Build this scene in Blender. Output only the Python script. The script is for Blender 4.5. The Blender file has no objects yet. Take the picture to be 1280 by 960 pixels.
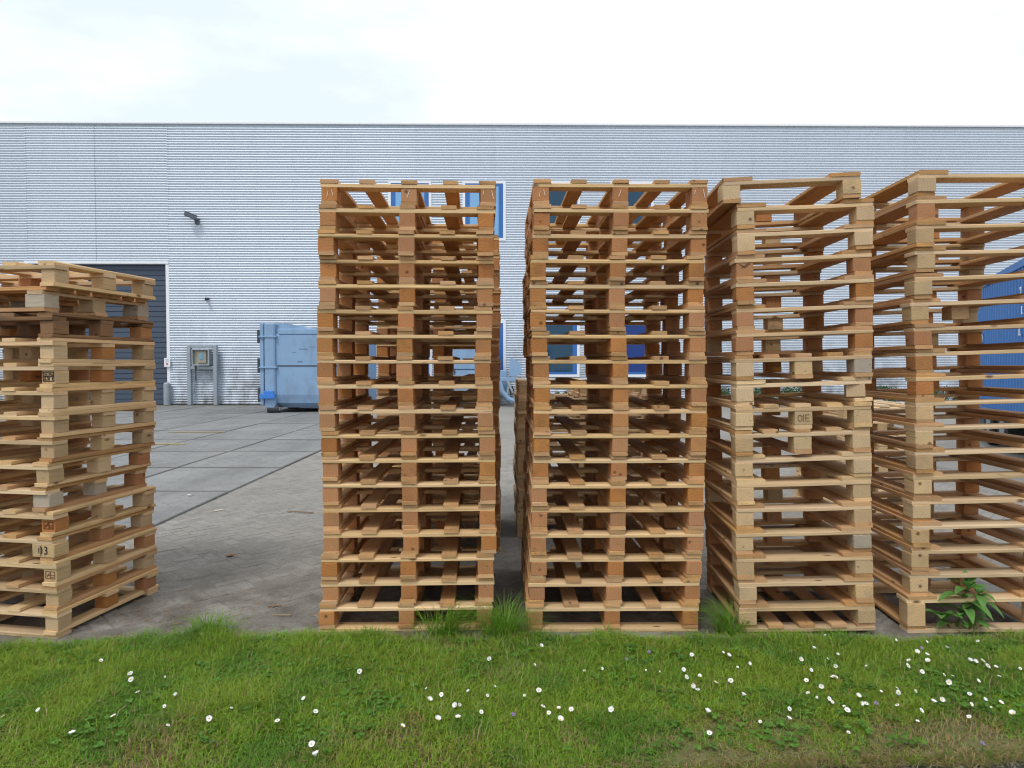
import bpy, bmesh, math, random
import numpy as np
from mathutils import Vector, Matrix, Euler
random.seed(7); np.random.seed(7)
R = math.radians
sc = bpy.context.scene
col = sc.collection

# ------------------------------------------------------------------ camera, sky, sun, exposure
F, CX, CY, HC, PITCH = 840.0, 640.0, 480.0, 1.56, R(1.705)
cam = bpy.data.cameras.new('camera'); cam.sensor_width = 36.0; cam.lens = 36.0 * F / 1280
cam.clip_start = 0.05; cam.clip_end = 3000
camo = bpy.data.objects.new('camera', cam); col.objects.link(camo)
camo.location = (0, 0, HC); camo.rotation_euler = (R(90) - PITCH, 0, 0); sc.camera = camo

SUN_EL, SUN_AZ = R(58), R(-152)          # azimuth measured clockwise from +Y: behind the camera, to the left
world = bpy.data.worlds.new('World'); sc.world = world; world.use_nodes = True
wn, wl = world.node_tree.nodes, world.node_tree.links
bg = wn['Background']
sky = wn.new('ShaderNodeTexSky'); sky.sky_type = 'NISHITA'; sky.sun_disc = False
sky.sun_elevation = SUN_EL; sky.sun_rotation = SUN_AZ; sky.dust_density = 2.0
tc = wn.new('ShaderNodeTexCoord'); mp = wn.new('ShaderNodeMapping'); mp.inputs['Scale'].default_value = (1.0, 1.0, 2.6)
mp.inputs['Location'].default_value = (0.35, 0.1, 0.2)
nz = wn.new('ShaderNodeTexNoise'); nz.inputs['Scale'].default_value = 2.6; nz.inputs['Detail'].default_value = 6
nz.inputs['Roughness'].default_value = 0.52
rp = wn.new('ShaderNodeValToRGB'); rp.color_ramp.elements[0].position = 0.38; rp.color_ramp.elements[1].position = 0.64
rp.color_ramp.elements[0].color = (0.0, 0.0, 0.0, 1); rp.color_ramp.elements[1].color = (1, 1, 1, 1)
mx = wn.new('ShaderNodeMix'); mx.data_type = 'RGBA'
mx.inputs[7].default_value = (11.4, 11.6, 11.9, 1)       # thin bright cloud sheet
wl.new(tc.outputs['Generated'], mp.inputs['Vector']); wl.new(mp.outputs['Vector'], nz.inputs['Vector'])
cl = wn.new('ShaderNodeMix'); cl.data_type = 'RGBA'; cl.inputs[6].default_value = (7.9, 8.85, 9.6, 1); cl.inputs[7].default_value = (11.6, 11.8, 12.0, 1)   # thin veil .. thick bright cloud
wl.new(nz.outputs['Fac'], rp.inputs['Fac']); wl.new(rp.outputs['Color'], cl.inputs[0]); wl.new(cl.outputs[2], mx.inputs[7]); mx.inputs[0].default_value = 0.92
wl.new(sky.outputs['Color'], mx.inputs[6]); wl.new(mx.outputs[2], bg.inputs['Color'])
bg.inputs['Strength'].default_value = 0.1

sun = bpy.data.lights.new('sun', 'SUN'); sun.energy = 1.35; sun.angle = R(14); sun.color = (1.0, 0.96, 0.9)
suno = bpy.data.objects.new('sun', sun); col.objects.link(suno)
sd = Vector((math.sin(SUN_AZ) * math.cos(SUN_EL), math.cos(SUN_AZ) * math.cos(SUN_EL), math.sin(SUN_EL)))
suno.rotation_euler = sd.to_track_quat('Z', 'Y').to_euler(); suno.location = sd * 60
sc.cycles.use_adaptive_sampling = False; sc.cycles.filter_width = 1.15; sc.cycles.denoising_input_passes = 'RGB_ALBEDO'
sc.view_settings.view_transform = 'Standard'; sc.view_settings.look = 'None'
sc.view_settings.exposure = 0.2; sc.view_settings.gamma = 1.0; sc.view_settings.use_curve_mapping = False

# ------------------------------------------------------------------ picture -> place
def ray(px, py):
    u, v = px - CX, py - CY
    return Vector((u, F * math.cos(PITCH) - v * math.sin(PITCH), -F * math.sin(PITCH) - v * math.cos(PITCH)))
def ground(px, py, z=0.0):
    d = ray(px, py); t = (z - HC) / d.z
    return Vector((d.x * t, d.y * t, z))
def at(px, py, Y):
    d = ray(px, py); t = Y / d.y
    return Vector((d.x * t, Y, HC + d.z * t))
def project(x, y, z):
    dz = z - HC
    c, s = math.cos(PITCH), math.sin(PITCH)
    f = y * c - dz * s; up = y * s + dz * c
    return CX + F * x / f, CY - F * up / f

# ------------------------------------------------------------------ object helpers
def tag(o, label=None, cat=None, group=None, kind=None):
    if label: o['label'] = label
    if cat: o['category'] = cat
    if group: o['group'] = group
    if kind: o['kind'] = kind
    return o
def empty(name, loc=(0, 0, 0), rot=(0, 0, 0)):
    o = bpy.data.objects.new(name, None); col.objects.link(o)
    o.empty_display_size = 0.1; o.location = loc; o.rotation_euler = rot
    return o
def link(name, me, parent=None, loc=(0, 0, 0), rot=(0, 0, 0), mat=None):
    o = bpy.data.objects.new(name, me); col.objects.link(o)
    o.parent = parent; o.location = loc; o.rotation_euler = rot
    if mat is not None and not me.materials: me.materials.append(mat)
    return o
class MB:
    def __init__(s): s.bm = bmesh.new()
    def box(s, x0, x1, y0, y1, z0, z1, bevel=0.0, M=None):
        m = Matrix.Translation(((x0 + x1) / 2, (y0 + y1) / 2, (z0 + z1) / 2)) @ Matrix.Diagonal((abs(x1 - x0), abs(y1 - y0), abs(z1 - z0), 1))
        if M is not None: m = M @ m
        g = bmesh.ops.create_cube(s.bm, size=1.0, matrix=m)
        if bevel:
            es = list({e for v in g['verts'] for e in v.link_edges})
            bmesh.ops.bevel(s.bm, geom=es, offset=bevel, segments=1, affect='EDGES', profile=0.5)
        return s
    def cyl(s, a, b, r, r2=None, seg=14, caps=True):
        a, b = Vector(a), Vector(b); d = b - a
        M = Matrix.Translation((a + b) / 2) @ d.to_track_quat('Z', 'Y').to_matrix().to_4x4()
        bmesh.ops.create_cone(s.bm, cap_ends=caps, segments=seg, radius1=r, radius2=r if r2 is None else r2, depth=d.length, matrix=M)
        return s
    def tube(s, pts, r, seg=6, r_end=None):
        pts = [Vector(p) for p in pts]; rings = []
        n = len(pts)
        for i, p in enumerate(pts):
            t = (pts[min(i + 1, n - 1)] - pts[max(i - 1, 0)]).normalized()
            q = t.to_track_quat('Z', 'Y'); rr = r if r_end is None else r + (r_end - r) * i / (n - 1)
            rings.append([s.bm.verts.new(p + q @ Vector((math.cos(2 * math.pi * k / seg) * rr, math.sin(2 * math.pi * k / seg) * rr, 0))) for k in range(seg)])
        for i in range(n - 1):
            for k in range(seg):
                s.bm.faces.new((rings[i][k], rings[i][(k + 1) % seg], rings[i + 1][(k + 1) % seg], rings[i + 1][k]))
        s.bm.faces.new(rings[0][::-1]); s.bm.faces.new(rings[-1])
        return s
    def prism(s, poly, ax, t0, t1):
        """poly in the two other axes, extruded along ax ('x','y','z')"""
        def P(p, t):
            return {'x': (t, p[0], p[1]), 'y': (p[0], t, p[1]), 'z': (p[0], p[1], t)}[ax]
        a = [s.bm.verts.new(P(p, t0)) for p in poly]; b = [s.bm.verts.new(P(p, t1)) for p in poly]
        n = len(poly)
        s.bm.faces.new(a); s.bm.faces.new(b[::-1])
        for i in range(n): s.bm.faces.new((a[i], b[i], b[(i + 1) % n], a[(i + 1) % n]))
        return s
    def mesh(s, name, mat=None, smooth=False):
        bmesh.ops.recalc_face_normals(s.bm, faces=s.bm.faces)
        me = bpy.data.meshes.new(name); s.bm.to_mesh(me); s.bm.free()
        if mat: me.materials.append(mat)
        if smooth:
            for p in me.polygons: p.use_smooth = True
        return me
    def build(s, name, mat, parent=None, loc=(0, 0, 0), rot=(0, 0, 0), smooth=False):
        return link(name, s.mesh(name, mat, smooth), parent, loc, rot)
def text_mesh(body, size, mat, thick=0.002, space=1.0):
    cu = bpy.data.curves.new('lettering', 'FONT'); cu.body = body; cu.size = size; cu.extrude = thick
    cu.align_x = 'CENTER'; cu.align_y = 'CENTER'; cu.resolution_u = 3; cu.space_character = space
    o = bpy.data.objects.new('lettering_source', cu); col.objects.link(o)
    bpy.context.view_layer.update()
    me = bpy.data.meshes.new_from_object(o.evaluated_get(bpy.context.evaluated_depsgraph_get()))
    bpy.data.objects.remove(o); bpy.data.curves.remove(cu)
    me.materials.clear(); me.materials.append(mat)
    return me

# ------------------------------------------------------------------ materials
class NT:
    def __init__(s, name):
        s.m = bpy.data.materials.new(name); s.m.use_nodes = True
        s.t = s.m.node_tree; s.n = s.t.nodes; s.l = s.t.links; s.b = s.n['Principled BSDF']
    def new(s, t, **kw):
        n = s.n.new(t)
        for k, v in kw.items():
            if k in ('operation', 'data_type', 'blend_type', 'noise_dimensions', 'attribute_name', 'interpolation_type', 'feature', 'clamp', 'vector_type'): setattr(n, k, v)
            else: n.inputs[k].default_value = v
        return n
    def link(s, a, b): s.l.new(a, b)
    def math(s, op, a, b=None, clamp=False):
        n = s.n.new('ShaderNodeMath'); n.operation = op; n.use_clamp = clamp
        for i, v in enumerate((a, b)):
            if v is None: continue
            if isinstance(v, (int, float)): n.inputs[i].default_value = v
            else: s.l.new(v, n.inputs[i])
        return n.outputs[0]
    def mix(s, fac, a, b, blend='MIX'):
        n = s.n.new('ShaderNodeMix'); n.data_type = 'RGBA'; n.blend_type = blend
        for i, v in ((0, fac), (6, a), (7, b)):
            if isinstance(v, (int, float)): n.inputs[i].default_value = v
            elif isinstance(v, tuple): n.inputs[i].default_value = (*v, 1)
            else: s.l.new(v, n.inputs[i])
        return n.outputs[2]
    def ramp(s, fac, stops):
        n = s.n.new('ShaderNodeValToRGB'); e = n.color_ramp.elements
        while len(e) < len(stops): e.new(0.5)
        for i, (p, c) in enumerate(stops):
            e[i].position = p; e[i].color = (*c, 1) if isinstance(c, tuple) else (c, c, c, 1)
        s.l.new(fac, n.inputs['Fac']); return n.outputs['Color']
    def noise(s, vec, scale, detail=4, rough=0.55, dist=0.0):
        n = s.n.new('ShaderNodeTexNoise'); n.inputs['Scale'].default_value = scale; n.inputs['Detail'].default_value = detail
        n.inputs['Roughness'].default_value = rough; n.inputs['Distortion'].default_value = dist
        if vec is not None: s.l.new(vec, n.inputs['Vector'])
        return n.outputs['Fac']
    def mapping(s, vec, scale=(1, 1, 1), rot=(0, 0, 0), loc=(0, 0, 0)):
        n = s.n.new('ShaderNodeMapping'); n.inputs['Scale'].default_value = scale; n.inputs['Rotation'].default_value = rot
        n.inputs['Location'].default_value = loc
        s.l.new(vec, n.inputs['Vector']); return n.outputs['Vector']
    def bump(s, h, strength=0.3, dist=0.01):
        n = s.n.new('ShaderNodeBump'); n.inputs['Strength'].default_value = strength; n.inputs['Distance'].default_value = dist
        s.l.new(h, n.inputs['Height']); s.l.new(n.outputs['Normal'], s.b.inputs['Normal'])
    def obj(s): return s.n.new('ShaderNodeTexCoord').outputs['Object']
    def pos(s): return s.n.new('ShaderNodeNewGeometry').outputs['Position']
    def rnd(s): return s.n.new('ShaderNodeObjectInfo').outputs['Random']
    def color(s, c):
        if isinstance(c, tuple): s.b.inputs['Base Color'].default_value = (*c, 1)
        else: s.l.new(c, s.b.inputs['Base Color'])
    def rough(s, r):
        if isinstance(r, (int, float)): s.b.inputs['Roughness'].default_value = r
        else: s.l.new(r, s.b.inputs['Roughness'])
    def spec(s, v): s.b.inputs['Specular IOR Level'].default_value = v

def wood(name, light, dark, stain=(0.16, 0.13, 0.10), stain_amt=0.35, freq=95.0, vary=0.35):
    """solid timber: grain runs along local X, growth rings round an axis outside or inside the piece"""
    t = NT(name)
    o = t.obj(); r = t.rnd()
    off = t.n.new('ShaderNodeCombineXYZ')
    r2 = t.math('FRACT', t.math('MULTIPLY', r, 37.31)); r3 = t.math('FRACT', t.math('MULTIPLY', r, 91.7))
    t.link(t.math('MULTIPLY', r, 40.0), off.inputs[0])
    t.link(t.math('MULTIPLY', t.math('SUBTRACT', r2, 0.5), 0.34), off.inputs[1])
    t.link(t.math('MULTIPLY', t.math('SUBTRACT', r3, 0.25), 0.26), off.inputs[2])
    add = t.n.new('ShaderNodeVectorMath'); add.operation = 'ADD'; t.link(o, add.inputs[0]); t.link(off.outputs[0], add.inputs[1])
    p = add.outputs[0]
    stretched = t.mapping(p, (1.6, 14, 14))
    wob = t.noise(stretched, 1.0, 3)
    sep = t.n.new('ShaderNodeSeparateXYZ'); t.link(p, sep.inputs[0])
    rad = t.math('SQRT', t.math('ADD', t.math('POWER', sep.outputs[1], 2.0), t.math('POWER', sep.outputs[2], 2.0)))
    ph = t.math('ADD', t.math('MULTIPLY', rad, freq * 6.28), t.math('MULTIPLY', wob, 13.0))
    ring = t.math('ADD', t.math('MULTIPLY', t.math('SINE', ph), 0.5), 0.5)
    ring = t.math('POWER', ring, 1.8)
    fibre = t.noise(t.mapping(p, (6, 220, 220)), 1.0, 3, 0.7)
    c = t.mix(t.math('ADD', t.math('ADD', 0.12, t.math('MULTIPLY', ring, 0.26)), t.math('MULTIPLY', t.math('SUBTRACT', fibre, 0.5), 0.8), clamp=True), light, dark)
    # knots
    vo = t.n.new('ShaderNodeTexVoronoi'); vo.inputs['Scale'].default_value = 1.0
    t.link(t.mapping(p, (4.2, 9, 9)), vo.inputs['Vector'])
    c = t.mix(t.ramp(vo.outputs['Distance'], [(0.05, 0.85), (0.13, 0.0)]), c, (0.10, 0.045, 0.018))
    # weather stains and boot/dirt marks
    st = t.noise(t.mapping(p, (3, 8, 8)), 1.0, 5, 0.65)
    c = t.mix(t.math('MULTIPLY', t.ramp(st, [(0.47, 0.0), (0.72, 1.0)]), t.math('MULTIPLY', t.math('ADD', 0.3, t.math('MULTIPLY', t.math('POWER', r3, 2.0), 1.3)), stain_amt), clamp=True), c, stain)
    # drying cracks along the grain
    cr = t.noise(t.mapping(p, (2.2, 60, 60)), 1.0, 2, 0.5)
    c = t.mix(t.math('MULTIPLY', t.ramp(cr, [(0.70, 0.0), (0.74, 1.0)]), 0.55), c, (0.07, 0.04, 0.02))
    # each piece its own tone
    hv = t.n.new('ShaderNodeHueSaturation'); t.link(c, hv.inputs['Color'])
    t.link(t.math('ADD', 1.0 - vary * 0.5, t.math('MULTIPLY', r2, vary)), hv.inputs['Value'])
    t.link(t.math('ADD', 0.90, t.math('MULTIPLY', r3, 0.16)), hv.inputs['Saturation'])
    t.link(t.math('ADD', 0.4945, t.math('MULTIPLY', r, 0.007)), hv.inputs['Hue'])
    t.color(hv.outputs['Color']); t.rough(0.78); t.spec(0.25)
    t.bump(t.math('ADD', t.math('MULTIPLY', fibre, 1.0), t.math('MULTIPLY', ring, 0.35)), 0.35, 0.002)
    return t.m
M = {}
M['board'] = wood('spruce_board', (0.72, 0.50, 0.255), (0.52, 0.32, 0.14), vary=0.2)
M['deck'] = wood('deck_timber', (0.55, 0.32, 0.14), (0.35, 0.18, 0.07))
M['block'] = wood('orange_block_timber', (0.46, 0.215, 0.080), (0.30, 0.122, 0.040), (0.14, 0.08, 0.04), 0.35, 60, vary=0.26)
M['paleblock'] = wood('pale_block_timber', (0.57, 0.41, 0.225), (0.40, 0.255, 0.12), (0.22, 0.18, 0.14), 0.40, 60)
M['paleboard'] = wood('pale_board', (0.66, 0.48, 0.28), (0.46, 0.30, 0.15), (0.24, 0.20, 0.16), 0.35)
M['grey'] = wood('weathered_grey_timber', (0.43, 0.365, 0.285), (0.27, 0.22, 0.165), (0.14, 0.12, 0.10), 0.5)
M['brown'] = wood('dark_brown_timber', (0.27, 0.15, 0.075), (0.14, 0.07, 0.032), (0.06, 0.045, 0.035), 0.5)

def simple(name, c, rough=0.6, metallic=0.0, spec=0.4, grain=0.12, scale=6.0, dirt=None, dirt_amt=0.4):
    t = NT(name); p = t.obj()
    n = t.noise(p, scale, 5, 0.6)
    lo = tuple(x * (1 - grain) for x in c); hi = tuple(min(1, x * (1 + grain)) for x in c)
    k = t.mix(n, lo, hi)
    if dirt is not None:
        d = t.noise(t.mapping(p, (1.2, 1.2, 0.5)), 1.7, 7, 0.68)
        k = t.mix(t.math('MULTIPLY', t.ramp(d, [(0.48, 0.0), (0.72, 1.0)]), dirt_amt), k, dirt)
    t.color(k); t.rough(rough); t.b.inputs['Metallic'].default_value = metallic; t.spec(spec)
    t.bump(t.noise(p, scale * 8, 3), 0.08, 0.004)
    return t.m
M['ink'] = simple('black_stamp_ink', (0.035, 0.03, 0.03), 0.9, grain=0.5, scale=60)
M['rustink'] = simple('red_brown_stamp_ink', (0.13, 0.035, 0.015), 0.9, grain=0.5, scale=60)
M['chalk'] = simple('chalk', (0.75, 0.70, 0.62), 0.95, grain=0.2, scale=60)
M['blue'] = simple('pale_blue_paint', (0.23, 0.365, 0.55), 0.5, grain=0.10, scale=2.0, dirt=(0.15, 0.20, 0.27), dirt_amt=0.6)
M['blue2'] = simple('bright_blue_paint', (0.045, 0.20, 0.62), 0.4)
M['frameblue'] = simple('window_frame_blue', (0.03, 0.14, 0.42), 0.4)
M['shutterblue'] = simple('deep_blue_shutter', (0.010, 0.040, 0.20), 0.5)
M['white'] = simple('white_trim', (0.78, 0.80, 0.84), 0.45, grain=0.05)
M['galv'] = simple('galvanised_steel', (0.33, 0.38, 0.43), 0.5, 0.35, grain=0.15, dirt=(0.2, 0.2, 0.2))
M['darksteel'] = simple('dark_steel', (0.045, 0.05, 0.06), 0.5)
M['rubber'] = simple('black_rubber', (0.018, 0.018, 0.02), 0.75)
M['cctv'] = simple('camera_grey', (0.10, 0.115, 0.14), 0.4)
M['slate'] = simple('slate_blue_door_paint', (0.060, 0.082, 0.122), 0.5, grain=0.08, scale=1.0)
M['roof'] = simple('roof_membrane', (0.25, 0.26, 0.28), 0.8)
M['cream'] = simple('meter_board', (0.50, 0.46, 0.36), 0.6)
M['bark'] = simple('bark_scrap', (0.30, 0.17, 0.08), 0.9, grain=0.4, scale=40)
M['straw'] = simple('dry_straw', (0.42, 0.32, 0.17), 0.9, grain=0.3, scale=40)
t = NT('tinted_glass'); t.color((0.012, 0.055, 0.105)); t.rough(0.05); t.spec(0.35); t.bump(t.noise(t.obj(), 1.2, 2), 0.02, 0.02); M['glass'] = t.m
t = NT('sky_blue_film_glass'); t.color((0.16, 0.38, 0.66)); t.rough(0.12); t.spec(0.8); t.bump(t.noise(t.obj(), 1.2, 2), 0.02, 0.02); M['film'] = t.m
t = NT('dusty_clear_plastic'); t.color((0.32, 0.30, 0.25)); t.rough(0.3); M['plastic'] = t.m

# corrugated cladding
t = NT('corrugated_cladding'); p = t.pos(); r = t.rnd()
n = t.noise(t.mapping(p, (0.35, 1, 9)), 1.0, 4)
c = t.mix(n, (0.565, 0.63, 0.715), (0.67, 0.73, 0.81))
sep = t.n.new('ShaderNodeSeparateXYZ'); t.link(p, sep.inputs[0])
low = t.ramp(t.math('DIVIDE', sep.outputs[2], 10.0), [(0.0, 1.0), (0.16, 0.25), (0.42, 0.0)])
dn = t.noise(t.mapping(p, (1.4, 1, 0.9)), 1.0, 7, 0.7)
c = t.mix(t.math('MULTIPLY', low, t.ramp(dn, [(0.40, 0.0), (0.60, 0.9)])), c, (0.13, 0.13, 0.135))
stn = t.noise(t.mapping(p, (2.2, 1, .12)), 1.0, 6, 0.65)
c = t.mix(t.math('MULTIPLY', t.ramp(stn, [(0.55, 0.0), (0.75, 1.0)]), 0.14), c, (0.30, 0.31, 0.33))
hv = t.n.new('ShaderNodeHueSaturation'); t.link(c, hv.inputs['Color'])
t.link(t.math('ADD', 0.97, t.math('MULTIPLY', r, 0.06)), hv.inputs['Value']); t.link(t.math('ADD', 0.496, t.math('MULTIPLY', r, 0.008)), hv.inputs['Hue'])
t.color(hv.outputs['Color']); t.b.inputs['Metallic'].default_value = 0.3; t.rough(0.45); M['clad'] = t.m

# paving
def ground_mat(name, c0, c1, bump=0.5, per_piece=0.2, verge_dirt=True):
    t = NT(name); p = t.pos(); r = t.rnd()
    n1 = t.noise(p, 1.1, 6, 0.62); n2 = t.noise(p, 42.0, 5, 0.7); n3 = t.noise(p, 9.0, 5, 0.65)
    c = t.mix(t.ramp(n1, [(0.3, 0.0), (0.7, 1.0)]), c0, c1)
    c = t.mix(t.math('MULTIPLY', t.ramp(n2, [(0.35, 0.0), (0.75, 1.0)]), 0.55), c, tuple(x * 0.5 for x in c0))
    c = t.mix(t.math('MULTIPLY', t.ramp(n3, [(0.52, 0.0), (0.70, 1.0)]), 0.5), c, tuple(x * 0.45 for x in c0))
    if verge_dirt:
        sep = t.n.new('ShaderNodeSeparateXYZ'); t.link(p, sep.inputs[0])
        near = t.ramp(t.math('DIVIDE', sep.outputs[1], 10.0), [(0.36, 1.0), (0.60, 0.0)])
        d = t.ramp(t.noise(p, 2.6, 7, 0.7, 0.4), [(0.38, 0.0), (0.60, 1.0)])
        c = t.mix(t.math('MULTIPLY', near, d), c, (0.075, 0.058, 0.042))
        dust = t.math('ADD', t.math('MULTIPLY', t.ramp(t.noise(p, 4.5, 6, 0.7), [(0.38, 0.0), (0.60, 1.0)]), 0.62), 0.18)
        gr = t.mix(t.ramp(t.noise(p, 75.0, 4, 0.8), [(0.35, 0.0), (0.65, 1.0)]), (0.17, 0.158, 0.14), (0.37, 0.35, 0.32))
        c = t.mix(dust, c, gr)
        c = t.mix(t.math('MULTIPLY', t.math('MULTIPLY', near, d), 0.6), c, (0.075, 0.058, 0.042))
        d2 = t.ramp(t.noise(t.mapping(p, (1, .8, 1)), 0.55, 6, 0.65), [(0.45, 0.0), (0.7, 0.45)])
        c = t.mix(d2, c, (0.20, 0.19, 0.17))
    if name == 'concrete_slab':                # grime and moss along the joints of each slab
        so = t.n.new('ShaderNodeSeparateXYZ'); t.link(t.obj(), so.inputs[0])
        ex = t.math('SUBTRACT', 0.79, t.math('ABSOLUTE', so.outputs[0])); ey = t.math('SUBTRACT', 0.93, t.math('ABSOLUTE', so.outputs[1]))
        ed = t.math('ADD', t.math('MINIMUM', t.math('MULTIPLY', ex, 1.5), ey), t.math('MULTIPLY', t.math('SUBTRACT', n3, 0.5), 0.10))
        c = t.mix(t.ramp(ed, [(0.02, 0.65), (0.075, 0.0)]), c, (0.075, 0.075, 0.07))
        n5 = t.noise(t.mapping(p, (1.6, .35, 1)), 1.3, 6, 0.7)
        c = t.mix(t.math('MULTIPLY', t.ramp(n5, [(0.5, 0.0), (0.7, 1.0)]), 0.45), c, (0.13, 0.13, 0.125))
    at_ = t.n.new('ShaderNodeAttribute'); at_.attribute_name = 'tone'
    hv = t.n.new('ShaderNodeHueSaturation'); t.link(c, hv.inputs['Color'])
    t.link(t.math('ADD', 1.0 - per_piece / 2, t.math('MULTIPLY', t.math('FRACT', t.math('ADD', r, at_.outputs['Fac'])), per_piece)), hv.inputs['Value'])
    t.color(hv.outputs['Color']); t.rough(0.88); t.spec(0.25)
    t.bump(t.math('ADD', t.math('MULTIPLY', n2, 0.6), n3), bump, 0.006)
    return t.m
M['brick'] = ground_mat('grey_paving_brick', (0.29, 0.275, 0.25), (0.37, 0.355, 0.33), per_piece=0.10)
M['slab'] = ground_mat('concrete_slab', (0.22, 0.22, 0.22), (0.315, 0.315, 0.31), 0.3, 0.18, False)
M['sand'] = ground_mat('joint_dirt', (0.215, 0.20, 0.178), (0.29, 0.272, 0.245), 0.8)
M['gap'] = ground_mat('slab_joint', (0.05, 0.05, 0.045), (0.08, 0.078, 0.07), 0.8)
M['soil'] = ground_mat('verge_soil', (0.13, 0.135, 0.05), (0.20, 0.165, 0.085), 1.0, 0.0, False)
M['asphalt'] = ground_mat('road_asphalt', (0.055, 0.055, 0.058), (0.085, 0.083, 0.08), 0.9, 0.0, False)
M['yellow'] = simple('worn_yellow_paint', (0.36, 0.29, 0.10), 0.8, grain=0.25, scale=14, dirt=(0.24, 0.23, 0.2), dirt_amt=0.8)
M['stone'] = simple('road_grit', (0.20, 0.195, 0.185), 0.9, grain=0.3, scale=30)

# leaves
def leaf_mat(name, base=None):
    t = NT(name)
    if base is None:
        a = t.n.new('ShaderNodeAttribute'); a.attribute_name = 'Col'; c = a.outputs['Color']
    else:
        c = t.mix(t.noise(t.obj(), 30, 3), tuple(x * 0.7 for x in base), tuple(x * 1.3 for x in base))
    t.color(c); t.rough(0.55); t.spec(0.3)
    tr = t.n.new('ShaderNodeBsdfTranslucent'); ms = t.n.new('ShaderNodeMixShader'); ms.inputs[0].default_value = 0.35
    t.link(c, tr.inputs['Color']) if not isinstance(c, tuple) else None
    out = t.n['Material Output']
    t.link(t.b.outputs[0], ms.inputs[1]); t.link(tr.outputs[0], ms.inputs[2]); t.link(ms.outputs[0], out.inputs['Surface'])
    return t.m
M['blade'] = leaf_mat('grass_blades')
M['leaf'] = leaf_mat('weed_leaf', (0.14, 0.30, 0.07))
M['stem'] = leaf_mat('green_stem', (0.10, 0.18, 0.05))
M['shrub'] = leaf_mat('shrub_leaf', (0.05, 0.10, 0.025))
M['petal'] = simple('daisy_petal', (0.80, 0.80, 0.80), 0.6, grain=0.05)
M['yolk'] = simple('daisy_centre', (0.70, 0.45, 0.03), 0.7)
M['violet'] = simple('violet_petal', (0.26, 0.14, 0.40), 0.6)

# ------------------------------------------------------------------ the ground
WALL_Y = 26.0
def GRASS_EDGE(x): return 3.735 - .10 * np.clip((-1.75 - x) / .35, 0, 1)
me = MB(); me.box(-400, 400, -60, 900, -0.5, -0.075); g = me.build('ground', M['sand']); tag(g, kind='structure')
bed = MB(); bed.box(-3.41, 24, 3.55, WALL_Y + 0.3, -0.07, -0.0014); bed = bed.build('brick_paving', M['sand']); tag(bed, kind='structure')
# herringbone bricks
BL, BW = 0.205, 0.1025
bricks = []
c45, s45 = math.cos(R(45)), math.sin(R(45))
N = 260
for i in range(-N, N):
    for j in range(-N, N):
        k = (i - j) % 4
        if k == 0: a = (i + 1.0, j + 0.5); rz = 0
        elif k == 3: a = (i + 0.5, j + 1.0); rz = 90
        else: continue
        x, y = a[0] * BW, a[1] * BW
        X, Y = x * c45 - y * s45 + 2.0, x * s45 + y * c45 + 9.0
        if X < -3.33 or X > 6.5 or Y < 3.62 or Y > 15: continue
        bricks.append((X, Y, R(45 + rz)))
def brick_box(mb, L, W, H, ch=0.006):
    mb.box(-L / 2, L / 2, -W / 2, W / 2, -H, 0, ch)
brick_meshes = []
for k in range(8):
    mb = MB(); brick_box(mb, BL - 0.008 - random.random() * 0.004, BW - 0.008 - random.random() * 0.003, 0.06)
    for v in mb.bm.verts: v.co += Vector((random.uniform(-1, 1), random.uniform(-1, 1), random.uniform(-1, 1))) * 0.0015
    brick_meshes.append(mb.mesh('brick', M['brick']))
def seen(b):
    px, py = project(b[0], b[1], 0)
    return (200 <= px <= 402 and py > 560) or (612 <= px <= 660 and py > 560)
near = sorted([b for b in bricks if seen(b)], key=lambda b: b[1])[:300]
nearset = set(near)
for b in near:
    link('brick', random.choice(brick_meshes), bed, (b[0], b[1], random.uniform(-0.003, 0.004)), (R(random.uniform(-1, 1)), R(random.uniform(-1, 1)), b[2] + R(random.uniform(-1.2, 1.2))))
rest = [b for b in bricks if b not in nearset]
vs, fs, tone = [], [], []
hx, hy = BL / 2 - 0.005, BW / 2 - 0.005
for X, Y, rz in rest:
    c, s = math.cos(rz), math.sin(rz); n = len(vs); z = random.uniform(-0.003, 0.004); tn = random.random()
    for (u, v, w) in ((-hx, -hy, z - 0.05), (hx, -hy, z - 0.05), (hx, hy, z - 0.05), (-hx, hy, z - 0.05), (-hx, -hy, z - .004), (hx, -hy, z - .004), (hx, hy, z - .004), (-hx, hy, z - .004),
                      (-hx + .006, -hy + .006, z), (hx - .006, -hy + .006, z), (hx - .006, hy - .006, z), (-hx + .006, hy - .006, z)):
        vs.append((X + u * c - v * s, Y + u * s + v * c, w)); tone.append(tn)
    for q in ((0, 1, 5, 4), (1, 2, 6, 5), (2, 3, 7, 6), (3, 0, 4, 7), (4, 5, 9, 8), (5, 6, 10, 9), (6, 7, 11, 10), (7, 4, 8, 11), (8, 9, 10, 11)):
        fs.append(tuple(n + k for k in q))
me = bpy.data.meshes.new('brickwork'); me.from_pydata(vs, [], fs); me.materials.append(M['brick'])
me.attributes.new('tone', 'FLOAT', 'POINT').data.foreach_set('value', tone)
tag(link('brickwork', me, bed), kind='stuff')
far = MB(); far.box(-3.33, 24, 15.0, WALL_Y + 0.2, -0.002, 0.001); far.build('far_paving', M['brick'], bed)
far = MB(); far.box(6.5, 24, 3.7, 14.996, -0.002, 0.001); far.build('side_paving', M['brick'], bed)
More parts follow.
